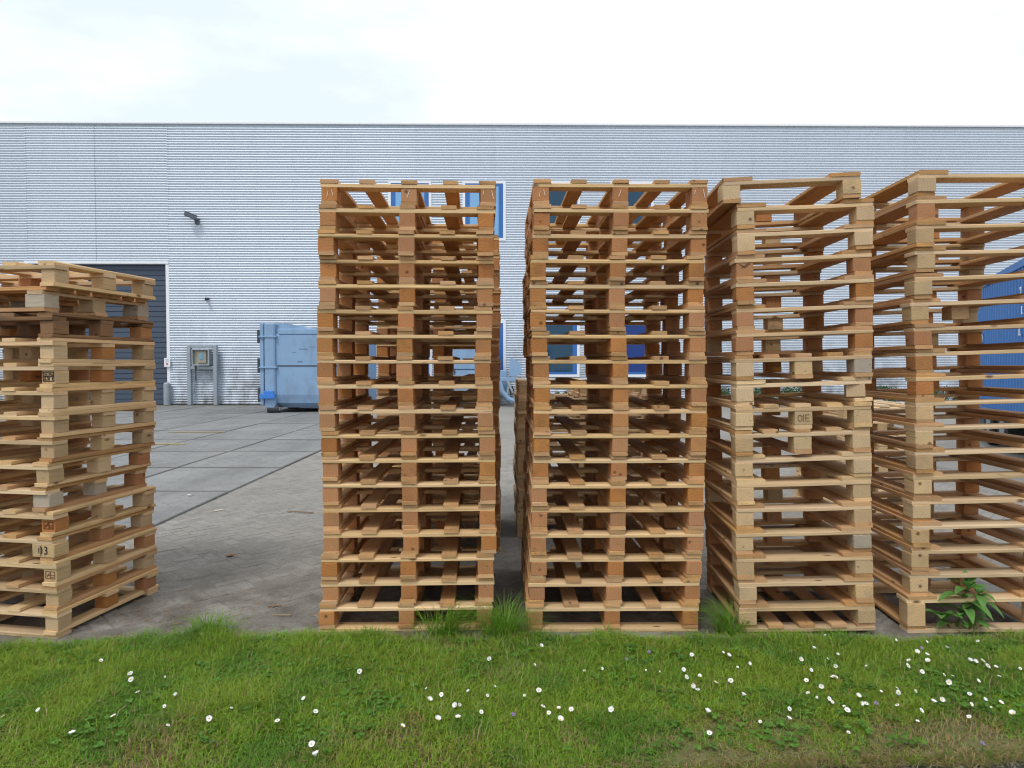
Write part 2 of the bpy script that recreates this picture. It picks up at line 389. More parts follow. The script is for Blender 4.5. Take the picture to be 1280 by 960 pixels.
# kerb strip of dark joint + concrete slabs left of it
yard = MB(); yard.box(-40, -3.43, 3.55, WALL_Y + 0.3, -0.07, -0.02); yard = yard.build('concrete_yard', M['gap']); tag(yard, kind='structure')
SLX, SLY = 1.58, 1.86
slab_meshes = []
for k in range(4):
    mb = MB(); mb.box(-SLX / 2 + .013, SLX / 2 - .013, -SLY / 2 + .018, SLY / 2 - .018, -0.10, 0.0, 0.010); slab_meshes.append(mb.mesh('slab', M['slab']))
for i in range(14):
    for j in range(12):
        x = -3.46 - SLX * (i + 0.5); y = 4.50 + SLY * (j + 0.5) - (SLY if j == 0 and i > 2 else 0) * 0
        if y + SLY / 2 > WALL_Y: continue
        link('slab', slab_meshes[(i * 3 + j) % 4], yard, (x, y, random.uniform(-0.004, 0.004)), (R(random.uniform(-.12, .12)), R(random.uniform(-.12, .12)), R(random.uniform(-.15, .15))))
for (p0, p1) in (((211, 540.5), (281, 540.5)), ((192, 555.5), (229, 555.8))):
    a, b = ground(*p0), ground(*p1)
    mb = MB(); mb.box(a.x, b.x, a.y - 0.06, a.y + 0.06, 0.006, 0.010); mb.build('painted_line', M['yellow'], yard)
# verge and road in front
mb = MB(); bm = mb.bm
def verge_z(x, y): return 0.012 * math.sin(x * 1.7 + y * 2.1) + 0.008 * math.sin(x * 4.3 - y * 3.1) - 0.01
def near_edge_v(x): return 2.46 + 0.09 * np.clip(x, 0, 3) + (0.012 * np.sin(x * 2.3) + 0.012 * np.sin(x * 6.1) + 0.008 * np.sin(x * 17.0))
nx, ny = 240, 26
def near_edge(x): return 2.46 + 0.09 * np.clip(x, 0, 3) + (0.012 * math.sin(x * 2.3) + 0.012 * math.sin(x * 6.1) + 0.008 * math.sin(x * 17.0))
grid = []
for i in range(nx + 1):
    x = -9 + 18 * i / nx; y0 = near_edge(x); y1 = GRASS_EDGE(x) + 0.05 * math.sin(x * 3.1) + 0.03 * math.sin(x * 8.3)
    grid.append([bm.verts.new((x, y0 + (y1 - y0) * j / ny, verge_z(x, y0 + (y1 - y0) * j / ny) * min(1, j / 3, (ny - j) / 3) + (0.012 if 0 < j < ny else -0.02))) for j in range(ny + 1)])
for i in range(nx):
    for j in range(ny): bm.faces.new((grid[i][j], grid[i + 1][j], grid[i + 1][j + 1], grid[i][j + 1]))
verge = mb.build('grass_verge', M['soil'], smooth=True); tag(verge, kind='structure')
mb = MB(); mb.box(-30, 30, -12, 3.0, -0.07, -0.02); road = mb.build('road', M['asphalt']); tag(road, kind='structure')
vs, fs = [], []
for k in range(1500):
    x = random.uniform(-4, 4); y = near_edge(x) + abs(random.gauss(0, 0.12)) * -1 + random.uniform(0, .05); r = random.uniform(0.003, 0.009)
    n = len(vs); z = -0.02
    for a in range(5): vs.append((x + r * math.cos(a * 1.257 + k), y + r * math.sin(a * 1.257 + k), z))
    vs.append((x + r * .2, y, z + r * 1.1))
    for a in range(5): fs.append((n + a, n + (a + 1) % 5, n + 5))
me = bpy.data.meshes.new('road_grit'); me.from_pydata(vs, [], fs); me.materials.append(M['stone']); tag(link('road_grit', me), 'loose grey grit along the road edge below the grass', 'grit', kind='stuff')

# ------------------------------------------------------------------ grass
def blades(x, y, z, h, w, lean, az, colr, name):
    """numpy arrays -> one mesh of bent tapering blades (5 verts, 3 triangles each)"""
    n = len(x)
    ca, sa = np.cos(az), np.sin(az)                       # lean direction
    wa = az + np.pi / 2 + np.random.uniform(-.6, .6, n); wx, wy = np.cos(wa) * w / 2, np.sin(wa) * w / 2
    V = np.zeros((n, 5, 3))
    V[:, 0] = np.stack([x - wx, y - wy, z], 1); V[:, 1] = np.stack([x + wx, y + wy, z], 1)
    mx_, my_, mz_ = x + ca * lean * h * .35, y + sa * lean * h * .35, z + h * .6
    V[:, 2] = np.stack([mx_ - wx * .8, my_ - wy * .8, mz_], 1); V[:, 3] = np.stack([mx_ + wx * .8, my_ + wy * .8, mz_], 1)
    V[:, 4] = np.stack([x + ca * lean * h, y + sa * lean * h, z + h * np.clip(1.05 - lean * .35, .3, 1)], 1)
    base = (np.arange(n) * 5)[:, None]
    T = np.concatenate([base + np.array([0, 1, 3]), base + np.array([0, 3, 2]), base + np.array([2, 3, 4])], 1).reshape(-1)
    me = bpy.data.meshes.new(name)
    me.vertices.add(n * 5); me.vertices.foreach_set('co', V.reshape(-1))
    me.loops.add(len(T)); me.loops.foreach_set('vertex_index', T.astype(np.int32))
    nf = len(T) // 3
    me.polygons.add(nf); me.polygons.foreach_set('loop_start', np.arange(0, nf * 3, 3, dtype=np.int32)); me.polygons.foreach_set('loop_total', np.full(nf, 3, dtype=np.int32))
    a = me.color_attributes.new('Col', 'FLOAT_COLOR', 'POINT')
    C = np.ones((n, 5, 4)); C[:, :, :3] = colr[:, None, :]
    a.data.foreach_set('color', C.reshape(-1)); me.update(); me.validate()
    me.materials.append(M['blade'])
    return me
def vnoise(x, y, s, seed):
    rs = np.random.RandomState(seed); g_ = rs.rand(64, 64)
    u, v = x * s + 100, y * s + 100; i, j = np.floor(u).astype(int), np.floor(v).astype(int); fu, fv = u - i, v - j
    fu, fv = fu * fu * (3 - 2 * fu), fv * fv * (3 - 2 * fv)
    G = lambda a, b: g_[a % 64, b % 64]
    return (G(i, j) * (1 - fu) + G(i + 1, j) * fu) * (1 - fv) + (G(i, j + 1) * (1 - fu) + G(i + 1, j + 1) * fu) * fv
n = 330000
x = np.random.uniform(-5.2, 5.2, n); ye = 2.46 + 0.09 * np.clip(x, 0, 3) + (0.012 * np.sin(x * 2.3) + 0.012 * np.sin(x * 6.1) + 0.008 * np.sin(x * 17.0)); y = ye + (GRASS_EDGE(x) + 0.03 * np.sin(x * 5.1) + 0.02 * np.sin(x * 13.7) + np.random.normal(0, .018, n) - ye) * np.random.uniform(-0.02, 1.0, n)
patch = vnoise(x, y, 3.0, 1) * .6 + vnoise(x, y, 8.0, 2) * .4
dry = vnoise(x, y, 2.2, 3) * .55 + vnoise(x, y, 7.0, 4) * .45
edge = np.clip((y - ye) / .35, 0, 1)
dry = dry + (1 - edge) * .24 + np.exp(-((y - 2.75) / .12) ** 2) * .10
keep = np.random.rand(n) < np.clip(1.25 - np.clip(dry - .55, 0, 1) * 2.6, .25, 1)
x, y, patch, dry, edge = x[keep], y[keep], patch[keep], dry[keep], edge[keep]; n = len(x)
back = np.clip((y - 3.35) / .4, 0, 1); left = np.clip((-x - .5) / .8, 0, 1) * np.clip((x + 2.1) / .3, .15, 1)
h = (.020 + .046 * patch + .022 * np.random.rand(n)) * (1 + back * (.15 + .35 * left) + .25 * left) * (.6 + .4 * edge)
straw = np.random.rand(n) < np.clip((dry - .60) * 1.9, .05, .75)
cg = np.stack([  .165 + .08 * np.random.rand(n) + .06 * patch, .315 + .105 * np.random.rand(n), .022 + .03 * np.random.rand(n)], 1)
dk = (vnoise(x, y, 5.0, 9) < .38)[:, None]; cg = np.where(dk, cg * np.array([.68, .82, .95]), cg)
cs = np.stack([.30 + .12 * np.random.rand(n), .235 + .09 * np.random.rand(n), .10 + .05 * np.random.rand(n)], 1)
colr = np.where(straw[:, None], cs, cg)
me = blades(x, y, np.zeros(n) - .005, h, np.random.uniform(.0025, .0055, n), np.random.uniform(.2, 1.3, n), np.random.uniform(0, 6.283, n), colr, 'grass')
tag(link('grass', me), 'short green lawn grass with dry straw patches on the roadside verge', 'grass', kind='stuff')
ns = 9000
x = np.random.uniform(-1.0, 4.2, ns); y = near_edge_v(x) + np.random.normal(.02, .035, ns)
cs = np.stack([.30 + .14 * np.random.rand(ns), .25 + .10 * np.random.rand(ns), .11 + .06 * np.random.rand(ns)], 1)
gm = np.random.rand(ns) < .3; cs[gm] = np.array([.14, .24, .03])
me = blades(x, y, np.full(ns, -.012), np.random.uniform(.02, .06, ns), np.random.uniform(.0018, .0035, ns), np.random.uniform(.8, 1.8, ns), np.random.normal(-1.57, .9, ns), cs, 'straw_fringe')
tag(link('straw_fringe', me), 'dry straw hanging over the edge of the road', 'straw', kind='stuff')
nl = 30000
x = np.random.uniform(-5.2, 5.2, nl); ye = 2.52 + 0.09 * np.clip(x, 0, 3); y = ye + (GRASS_EDGE(x) - ye) * np.random.uniform(0, 1, nl) ** .8
keep = np.random.rand(nl) < np.clip(vnoise(x, y, 2.4, 31) * 1.7 - .35, .03, 1); x, y = x[keep], y[keep]; nl = len(x)
cl = np.stack([.16 + .10 * np.random.rand(nl), .30 + .11 * np.random.rand(nl), .03 + .03 * np.random.rand(nl)], 1)
dead = np.random.rand(nl) < .13; cl[dead] = np.array([.40, .33, .17])
me = blades(x, y, np.zeros(nl) - .005, np.random.uniform(.045, .12, nl), np.random.uniform(.002, .0036, nl), np.random.uniform(.2, 1.3, nl), np.random.uniform(0, 6.283, nl), cl, 'long_grass')
tag(link('long_grass', me), 'sparse longer grass blades and dead stalks standing above the lawn', 'grass', kind='stuff')
# clover and other low broad leaves among the grass
nc = 3400; vs, fs, cc = [], [], []
cx = np.random.uniform(-3.4, 3.4, nc); cy = np.random.uniform(2.62, 3.7, nc); cm = vnoise(cx, cy, 4.0, 21)
for k in range(nc):
    if cm[k] < .45: continue
    g_ = random.uniform(.7, 1.2); cl = (.11 * g_, .25 * g_, .035 * g_, 1); zz = random.uniform(.015, .05); ra = random.uniform(.006, .013)
    a0 = random.random() * 6.28
    for q in range(3):
        a = a0 + q * 2.09; ox, oy = cx[k] + math.cos(a) * ra, cy[k] + math.sin(a) * ra; n0 = len(vs)
        for e in range(6):
            vs.append((ox + ra * .95 * math.cos(a + e * 1.047), oy + ra * .95 * math.sin(a + e * 1.047), zz + random.uniform(-.003, .006))); cc.append(cl)
        fs.append(tuple(range(n0, n0 + 6)))
me = bpy.data.meshes.new('clover'); me.from_pydata(vs, [], fs); me.materials.append(M['blade'])
me.color_attributes.new('Col', 'FLOAT_COLOR', 'POINT').data.foreach_set('color', np.array(cc).reshape(-1))
tag(link('clover', me), 'low clover leaves scattered through the verge grass', 'clover', kind='stuff')
# tall tufts at the feet of the stacks
def tuft(px, py, rad, hgt, nb, label, Y=None, lean_to=None):
    c = ground(px, py); nb = int(nb * .62)
    r_ = np.clip(np.abs(np.random.normal(0, rad, nb)), 0, rad * 1.9) * np.sqrt(np.random.rand(nb)); a_ = np.random.uniform(0, 6.283, nb)
    xx, yy = r_ * np.cos(a_), np.clip(r_ * np.sin(a_) * .6, -9, 9)
    hh = hgt * np.random.uniform(.30, 1.2, nb) * np.exp(-(r_ / (2.2 * rad)) ** 2)
    azz = a_ + np.random.normal(0, .7, nb)
    if lean_to is not None: azz = np.where(np.random.rand(nb) < .6, lean_to + np.random.normal(0, .5, nb), azz)
    cl = np.stack([.12 + .07 * np.random.rand(nb), .26 + .10 * np.random.rand(nb), .018 + .02 * np.random.rand(nb)], 1)
    me = blades(xx, yy, np.zeros(nb) - .01, hh, np.random.uniform(.002, .0045, nb), np.random.uniform(.3, 1.6, nb), azz, cl, 'grass_tuft')
    tag(link('grass_tuft', me, None, c), label, 'grass tuft')
tuft(553, 796, .10, .24, 620, 'tall grass tuft at the middle of the foot of the left tall pallet stack', lean_to=0)
tuft(632, 796, .10, .26, 900, 'tall dark green grass tuft in the narrow gap between the two wide stacks')
tuft(470, 797, .06, .10, 200, 'low grass tuft before the left block of the left tall stack')
tuft(914, 793, .08, .24, 520, 'spiky grass tuft at the left foot of the fourth pallet stack', lean_to=2.6)
tuft(262, 799, .14, .17, 900, 'broad soft grass tuft before the open paving beside the cut-off left stack')
tuft(180, 803, .10, .10, 420, 'grass tuft under the right corner of the cut-off left stack')
tuft(1215, 790, .07, .10, 260, 'grass tuft round the foot of the broad-leaved weed')
tuft(760, 797, .07, .09, 220, 'thin grass tuft before the middle block of the stack right of the gap')
tuft(1040, 796, .10, .07, 260, 'short grass tuft before the bottom boards of the fourth stack')

# daisies
D7 = [(252,92),(325,123),(327,138),(344,169),(411,205),(440,176),(413,131),(98,217),(8,231),(180,273),(283,230),(420,252),(523,236),(578,210),(693,241),(761,188),(789,219),(779,300),(790,329),(899,118),(1223,88),(1073,190),(1103,176),(1172,169),(1219,179),(1139,204),(1149,202),(1094,239),(1145,234),(1203,220),(1006,256),(1065,160),(1237,158)]
D8 = [(72,56),(57,102),(181,116),(224,112),(67,165),(32,180),(78,205),(92,222),(117,211),(148,214),(121,240),(248,214),(335,115),(369,119),(449,77),(527,72),(541,80),(592,100),(564,109),(429,114),(437,132),(469,131),(453,157),(464,163),(511,145),(547,141),(577,179),(488,221),(494,273),(621,245),(783,28),(753,62),(722,89),(814,76),(788,88),(748,115),(809,106),(811,133),(803,132),(736,141),(773,157),(741,174),(762,183),(793,187),(801,195),(831,207),(838,215),(865,181),(872,198),(886,198),(841,271),(694,212),(692,238),(885,104),(960,40),(1036,45),(1013,72),(1037,78),(1040,93),(992,91),(991,104),(1025,119),(1087,60),(1164,42),(1080,127),(1102,129),(1092,146),(922,170),(962,160),(966,171),(1007,168),(963,202),(1054,196),(1075,190),(1023,216),(1014,244),(1144,93),(1157,95),(1177,92),(1190,104),(1210,108),(1218,132),(1270,111),(1164,143),(1144,174),(1180,190),(1147,201),(1143,232),(1198,209),(1222,197),(1252,224)]
SMALL = {(440,176),(413,131),(1065,160),(1237,158),(335,115),(369,119),(564,109),(1102,129),(811,133),(885,104),(1198,209),(32,180),(762,183)}
def petal_mesh(r, cup):
    mb = MB()
    for k in range(15):
        a = 2 * math.pi * k / 15 + random.uniform(-.08, .08); ln = r * random.uniform(.88, 1.05); w = r * .20
        q = Matrix.Rotation(a, 3, 'Z')
        pts = [(r * .22, -w * .4, 0), (ln * .75, -w, cup * .75), (ln, -w * .35, cup), (ln, w * .35, cup), (ln * .75, w, cup * .75), (r * .22, w * .4, 0)]
        mb.bm.faces.new([mb.bm.verts.new(q @ Vector(p)) for p in pts])
    return mb.mesh('petals', M['petal'])
PET = [petal_mesh(.0155, c) for c in (.000, .004, .008, .012, .016)]
mb = MB(); bmesh.ops.create_uvsphere(mb.bm, u_segments=8, v_segments=5, radius=.0040, matrix=Matrix.Diagonal((1, 1, .6, 1))); CEN = mb.mesh('flower_centre', M['yolk'], True)
mb = MB(); mb.tube([(0, 0, -.055), (.002, 0, -.02), (0, 0, 0)], .0011, 5); STE = mb.mesh('stem', M['stem'])
COLS = [(0, 140, 'the cut-off left stack'), (140, 400, 'the open paving'), (400, 625, 'the stack left of the gap'), (625, 895, 'the stack right of the gap'), (895, 1095, 'the narrow tilted stack'), (1095, 1281, 'the rightmost stack')]
def cell(px, py): return (next(i for i, c_ in enumerate(COLS) if c_[0] <= px < c_[1]), 0 if py < 832 else (1 if py < 872 else 2))
ALLD = sorted([(d[0] / 2 + ox, d[1] / 2 + 780) for (lst, ox) in ((D7, 0), (D8, 640)) for d in lst])
CELLS = {}
for q_ in ALLD: CELLS.setdefault(cell(*q_), []).append(q_)
NTH = ['leftmost', 'second', 'third', 'fourth', 'fifth', 'sixth', 'seventh', 'eighth', 'ninth', 'tenth', 'eleventh', 'twelfth', 'thirteenth', 'fourteenth', 'fifteenth', 'sixteenth', 'seventeenth', 'eighteenth']
def daisy_label(px, py):
    k_ = cell(px, py); l_ = CELLS[k_]; i_ = l_.index((px, py)); w_ = COLS[k_[0]][2]
    b_ = ('at the grass back', 'in mid grass', 'at the grass front')[k_[1]]
    if len(l_) == 1: return f'single white daisy {b_} below {w_}'
    if i_ == 0: return f'leftmost white daisy {b_} below {w_}'
    if i_ == len(l_) - 1: return f'rightmost white daisy {b_} below {w_}'
    return f'{NTH[i_]} white daisy from left {b_} below {w_}'
for (lst, ox) in ((D7, 0), (D8, 640)):
    for d in lst:
        px, py = d[0] / 2 + ox, d[1] / 2 + 780
        zt = random.uniform(.048, .062); c = ground(px, py, zt)
        s = random.choice((.52, .66, .75, .75, .86)) * (.62 if d in SMALL else 1.0)
        e = empty('daisy', (c.x, c.y, zt - .05), (0, 0, 0))
        tag(e, daisy_label(px, py), 'daisy', 'daisies in the grass verge')
        rr = (R(random.uniform(0, 45)), R(random.uniform(-22, 22)), random.random() * 6.28)
        rot = Euler((R(random.uniform(-5, 60)), R(random.uniform(-35, 35)), 0)).to_matrix() @ Euler((0, 0, random.random() * 6.28)).to_matrix()
        p_ = link('petals', random.choice(PET), e, (0, 0, .05), rot.to_euler()); p_.scale = (s, s, s)
        c_ = link('flower_centre', CEN, e, Vector((0, 0, .05)) + rot @ Vector((0, 0, .002)), rot.to_euler()); c_.scale = (s, s, s)
        link('stem', STE, e, (0, 0, .05))
mb = MB()
for k in range(5):
    q = Matrix.Rotation(k * 1.257, 3, 'Z'); mb.bm.faces.new([mb.bm.verts.new(q @ Vector(p)) for p in ((.001, 0, 0), (.007, -.004, .002), (.011, 0, .003), (.007, .004, .002))])
VIO = mb.mesh('petals', M['violet'])
for (px, py, vl) in ((811, 815, 'nearest the pallets, below the stack right of the gap'), (783, 824, 'second from the pallets, below the stack right of the gap'), (641, 893, 'in the grass below the narrow gap'), (1152, 810, 'close to the broad-leaved weed'), (1095, 879, 'among daisies below the space between the two narrow stacks'), (1228, 929, 'by the bare road edge at right')):
    c = ground(px, py, .05); e = empty('violet_flower', (c.x, c.y, 0)); tag(e, 'tiny violet flower ' + vl, 'wild flower', 'violet flowers in the grass verge')
    link('petals', VIO, e, (0, 0, .05), (R(30), 0, random.random())); link('stem', STE, e, (0, 0, .05))

# broad-leaved weed
def weed():
    c = ground(1203, 789); e = empty('broad_leaved_weed', c); tag(e, 'broad-leaved green weed growing against the rightmost pallet stack', 'weed')
    c0 = Vector((0, -.02, 0))
    stems = [((-.035, 0, 0), (-.02, -.01, .12), (.012, -.02, .27)), ((.02, 0, 0), (.04, -.01, .10), (.075, -.02, .225)), ((-.06, 0, 0), (-.10, -.02, .05), (-.15, -.03, .10))]
    for s_ in stems: MB().tube(s_, .005, 6, .003).build('stem', M['stem'], e)
    def leaf(p, az, el, L, W, droop):
        mb = MB(); prev = None; p = Vector(p)
        n_ = 7
        for i in range(n_ + 1):
            t_ = i / n_; w = W * math.sin(math.pi * min(1, t_ * .96 + .03)) ** .75 * (1 - .25 * t_)
            r_ = L * t_; zz = math.sin(el) * r_ - droop * L * t_ * t_; rr = math.cos(el) * r_
            cen = Vector((math.cos(az) * rr, math.sin(az) * rr, zz)); side = Vector((-math.sin(az), math.cos(az), 0)) * w
            row = [mb.bm.verts.new(cen - side + Vector((0, 0, w * .35))), mb.bm.verts.new(cen), mb.bm.verts.new(cen + side + Vector((0, 0, w * .35)))]
            if prev:
                mb.bm.faces.new((prev[0], prev[1], row[1], row[0])); mb.bm.faces.new((prev[1], prev[2], row[2], row[1]))
            prev = row
        mb.build('leaf', M['leaf'], e, p, smooth=True)
    for (p, az, el, L, W, dr) in [
        ((.012, -.02, .27), R(100), R(70), .10, .020, .2), ((.012, -.02, .27), R(15), R(45), .10, .020, .3), ((.012, -.02, .265), R(175), R(30), .13, .022, .35),
        ((.010, -.02, .25), R(215), R(20), .15, .026, .45), ((.012, -.02, .25), R(320), R(35), .12, .024, .5), ((0, -.02, .20), R(195), R(25), .20, .030, .55),
        ((.0, -.015, .18), R(290), R(15), .15, .030, .7), ((.075, -.02, .225), R(60), R(55), .09, .020, .25), ((.075, -.02, .225), R(340), R(40), .09, .019, .5),
        ((.075, -.02, .22), R(250), R(10), .13, .026, .8), ((.07, -.02, .19), R(310), R(5), .16, .026, .75), ((.06, -.02, .17), R(200), R(15), .14, .026, .6),
        ((-.15, -.03, .10), R(185), R(30), .11, .026, .4), ((-.15, -.03, .10), R(240), R(25), .11, .026, .4), ((-.13, -.03, .09), R(300), R(30), .11, .028, .4),
        ((-.10, -.02, .06), R(150), R(35), .11, .026, .4), ((-.05, -.02, .04), R(265), R(30), .12, .028, .4), ((.03, -.02, .07), R(280), R(20), .12, .028, .5), ((-.02, -.02, .09), R(230), R(40), .13, .026, .5), ((-.08, -.02, .05), R(205), R(20), .12, .028, .5), ((-.02, -.02, .12), R(170), R(30), .14, .026, .5), ((.0, -.02, .14), R(250), R(15), .14, .026, .6), ((.02, -.02, .05), R(230), R(30), .12, .030, .4), ((-.12, -.03, .08), R(270), R(50), .10, .026, .4), ((.05, -.02, .13), R(275), R(25), .12, .024, .6), ((.05, -.02, .08), R(330), R(25), .10, .024, .5)]:
        leaf(p, az, el + .15, L * (1.2 if p[0] < .05 else .85), W * 1.15, dr)
        if p[2] > .08: leaf(p, az + .9, el + .35, L * .8, W * .95, dr * .8)
weed()

# ------------------------------------------------------------------ pallets
VARS = {}
def board_mesh(kind, L, W, H, mat, n=6):
    """box L (grain, along X) x W x H with tiny chamfers and uneven ends; n variants"""
    key = (kind, round(L, 3), round(W, 3), round(H, 3), mat)
    if key not in VARS:
        out = []
        for k in range(n):
            mb = MB()
            if kind == 'block':
                mb.box(-L / 2, L / 2, -W / 2, W / 2, 0, H, .0025)
                e1, e2, b1 = random.uniform(-.004, .004), random.uniform(-.004, .004), random.uniform(-.0022, .0022)
                for v in mb.bm.verts:
                    s_ = 1 if v.co.x > 0 else -1
                    v.co.x += (e1 if s_ > 0 else e2) + v.co.y / W * random.uniform(-.003, .003)
                    v.co.y += random.uniform(-.0012, .0012) + s_ * b1
            else:
                bow, side = random.uniform(-.0022, .0008), random.uniform(-.004, .004)
                wane = [random.choice((.0018, .0018, .0025, .006 if H < .03 else .002)) for _ in range(4)]
                e1, e2 = random.uniform(-.005, .005), random.uniform(-.005, .005); rings = []
                for q in range(3):
                    t_ = q - 1; x_ = t_ * L / 2 + (e2 if q == 0 else (e1 if q == 2 else random.uniform(-.1, .1) * L)); ring = []
                    dz = bow * (1 - t_ * t_); dy = side * (1 - t_ * t_)
                    for ci, (sy, sz) in enumerate(((-1, 0), (1, 0), (1, 1), (-1, 1))):
                        c_ = wane[ci] * random.uniform(.5, 1.3); y0 = sy * W / 2 + random.uniform(-.001, .001); z0 = sz * H
                        p1 = (x_ + sy * random.uniform(-.002, .002) * abs(t_), y0 + dy, z0 + dz + (c_ if sz == 0 else -c_)); p2 = (x_, y0 - sy * c_ + dy, z0 + dz)
                        ring += ([p1, p2] if (sy, sz) in ((1, 1), (-1, 0)) else [p2, p1])
                    rings.append([mb.bm.verts.new(p) for p in ring])
                for q in range(2):
                    for c_ in range(8): mb.bm.faces.new((rings[q][c_], rings[q][(c_ + 1) % 8], rings[q + 1][(c_ + 1) % 8], rings[q + 1][c_]))
                mb.bm.faces.new(rings[0][::-1]); mb.bm.faces.new(rings[2])
            out.append(mb.mesh(kind, M[mat]))
        VARS[key] = out
    return random.choice(VARS[key])
TH = .022
ROLE = {'orange': ('block', 'board', 'deck'), 'pale': ('paleblock', 'paleboard', 'deck'), 'brown': ('brown', 'brown', 'brown'), 'grey': ('grey', 'grey', 'grey'), 'mixed': ('paleblock', 'paleboard', 'board'), 'mixedgrey': ('grey', 'paleboard', 'deck'), 'bright_deck': ('paleblock', 'paleboard', 'paleboard')}
def pallet(W, D, deck, blocks, cross, runners, look, bh=.078, base=None, bw=.09, bd=.12, cw=.10, block_mats=None, rear=None):
    """deck: [(x, width)], blocks: [(x, y)], cross: [y], runners: [x]; origin at the centre of the underside"""
    e = empty('pallet'); bm_, cm_, dm_ = ROLE[look]; parts = {'block': []}
    z = 0.0
    if base:
        if base == 'boards':
            for (x_, w_) in deck5(W): link('base_board', board_mesh('base_board', D, w_, TH, 'deck'), e, (x_, 0, TH), (0, 0, R(90)))
        for y_ in (-D / 2 + .05, D / 2 - .05): link('base_board', board_mesh('base_board', W, .095, TH, cm_), e, (0, y_, 0))
        z = TH
    for x_ in runners:
        if base != 'boards': link('runner', board_mesh('runner', D, bw, TH, dm_), e, (x_, 0, z), (0, 0, R(90)))
    if rear: link('rear_base_board', board_mesh('rear_base_board', rear[0], .095, TH, dm_), e, (0, rear[1], z + .0005))
    for i, (x_, y_) in enumerate(blocks):
        mt = bm_ if not block_mats or i not in block_mats else block_mats[i]
        g_ = random.random() < .5
        jit = Vector((random.uniform(-.004, .004), random.uniform(-.004, .004), 0))
        L_, W_ = (bd, bw)
        b_ = link('block', board_mesh('block', L_, W_, bh, mt, 6), e, Vector((x_, y_, z + TH)) + jit, (0, 0, R(90) + R(random.uniform(-1.5, 1.5))))
        parts['block'].append(b_)
    for y_ in cross: link('cross_board', board_mesh('cross_board', W, cw, TH, cm_), e, (0, y_, z + TH + bh), (0, 0, R(random.uniform(-.25, .25))))
    for (x_, w_) in deck: link('deck_board', board_mesh('deck_board', D, w_, TH, dm_), e, (x_, random.uniform(-.003, .003), z + 2 * TH + bh), (0, 0, R(90) + R(random.uniform(-.25, .25))))
    return e, parts, z + 3 * TH + bh
def deck5(W): return [(-W / 2 + .05, .10), (-W / 4 + .012, .088), (0, .09), (W / 4 - .012, .088), (W / 2 - .05, .10)]
def typeA(look='orange', W=1.0, D=1.2, base=None, bh=.078, **kw):
    xs = (-W / 2 + .046, 0, W / 2 - .046); ys = (-D / 2 + .062, 0, D / 2 - .062)
    return pallet(W, D, deck5(W), [(a, b) for b in ys for a in xs], (-D / 2 + .052, 0, D / 2 - .052), xs, look, bh, base, **kw)
def typeB(look='pale', W=.80, D=.78, base=None, full=False, extra=None, bh=.078, **kw):
    xs = (-W / 2 + .05, W / 2 - .05); yf, yb = -D / 2 + .05, D / 2 - .05
    deck = deck5(W) if full else [(-W / 2 + .083, .165), (W / 2 - .083, .165)]
    rear = None if full else (W - .205, yb)
    bl = [(xs[0], yf), (xs[1], yf), (xs[0], yb), (xs[1], yb), (.06, yb)] + ([(0, yf)] if full else []) + (extra or [])
    return pallet(W, D, deck, bl, (yf + .008, yb - .008), xs + ((0,) if full else ()), look, bh, base=base, bw=.10, bd=.10, cw=.115, rear=rear, **kw)
ORD = ['topmost', 'second', 'third', 'fourth', 'fifth', 'sixth', 'seventh', 'eighth', 'ninth', 'tenth']
def place_label(i, n, where, pre=''):
    if i == 0: return f'{pre}topmost wooden pallet of {where}'
    if i == n - 1: return f'{pre}bottom wooden pallet of {where}'
    if i <= n // 2: return f'{pre}wooden pallet {ORD[i]} from the top of {where}'
    return f'{pre}wooden pallet {ORD[n - 1 - i]} from the bottom of {where}'
def put(e, corner, W, D, yaw, z, roll=0.0, anchor=-1):
    """corner = front left (anchor -1) or front right (anchor +1) corner in plan"""
    c, s = math.cos(-yaw), math.sin(-yaw)            # yaw > 0 turns the depth axis to the right
    ox, oy = -anchor * W / 2, D / 2
    e.location = (corner[0] + ox * c - oy * s, corner[1] + ox * s + oy * c, z)
    e.rotation_euler = (0, -roll, -yaw)
def px_to_x(px, z, Y):
    d = ray(px, 455 + F * (HC - z) / Y); return d.x * Y / d.y
def front(b): return -min(v.co.x for v in b.data.vertices)
def strokes(parent_block, segs, mat, face_y, zc, name='stamp', w=.0035, x0=0.0):
    """flat marks on the front of a block; segs in metres about the face centre (u to the right, v up)"""
    mb = MB()
    for (u0, v0, u1, v1) in segs:
        a, b = Vector((u0, 0, v0)), Vector((u1, 0, v1)); d = (b - a); L = d.length
        ang = math.atan2(d.z, d.x); Mx = Matrix.Translation((a + b) / 2) @ Matrix.Rotation(-ang, 4, 'Y')
        mb.box(-L / 2 - w / 2, L / 2 + w / 2, -.0008, .0008, -w / 2, w / 2, M=Mx)
    o = mb.build(name, mat, parent_block)
    # block local: X is depth (front is -X after the 90 degree turn), so turn the marks onto that face
    o.rotation_euler = (0, 0, R(-90)); o.location = (-(front(parent_block) if abs(face_y) < .5 else 0) - .0013 - (.002 if name == 'stencil_bridge' else 0), x0, zc)
    return o

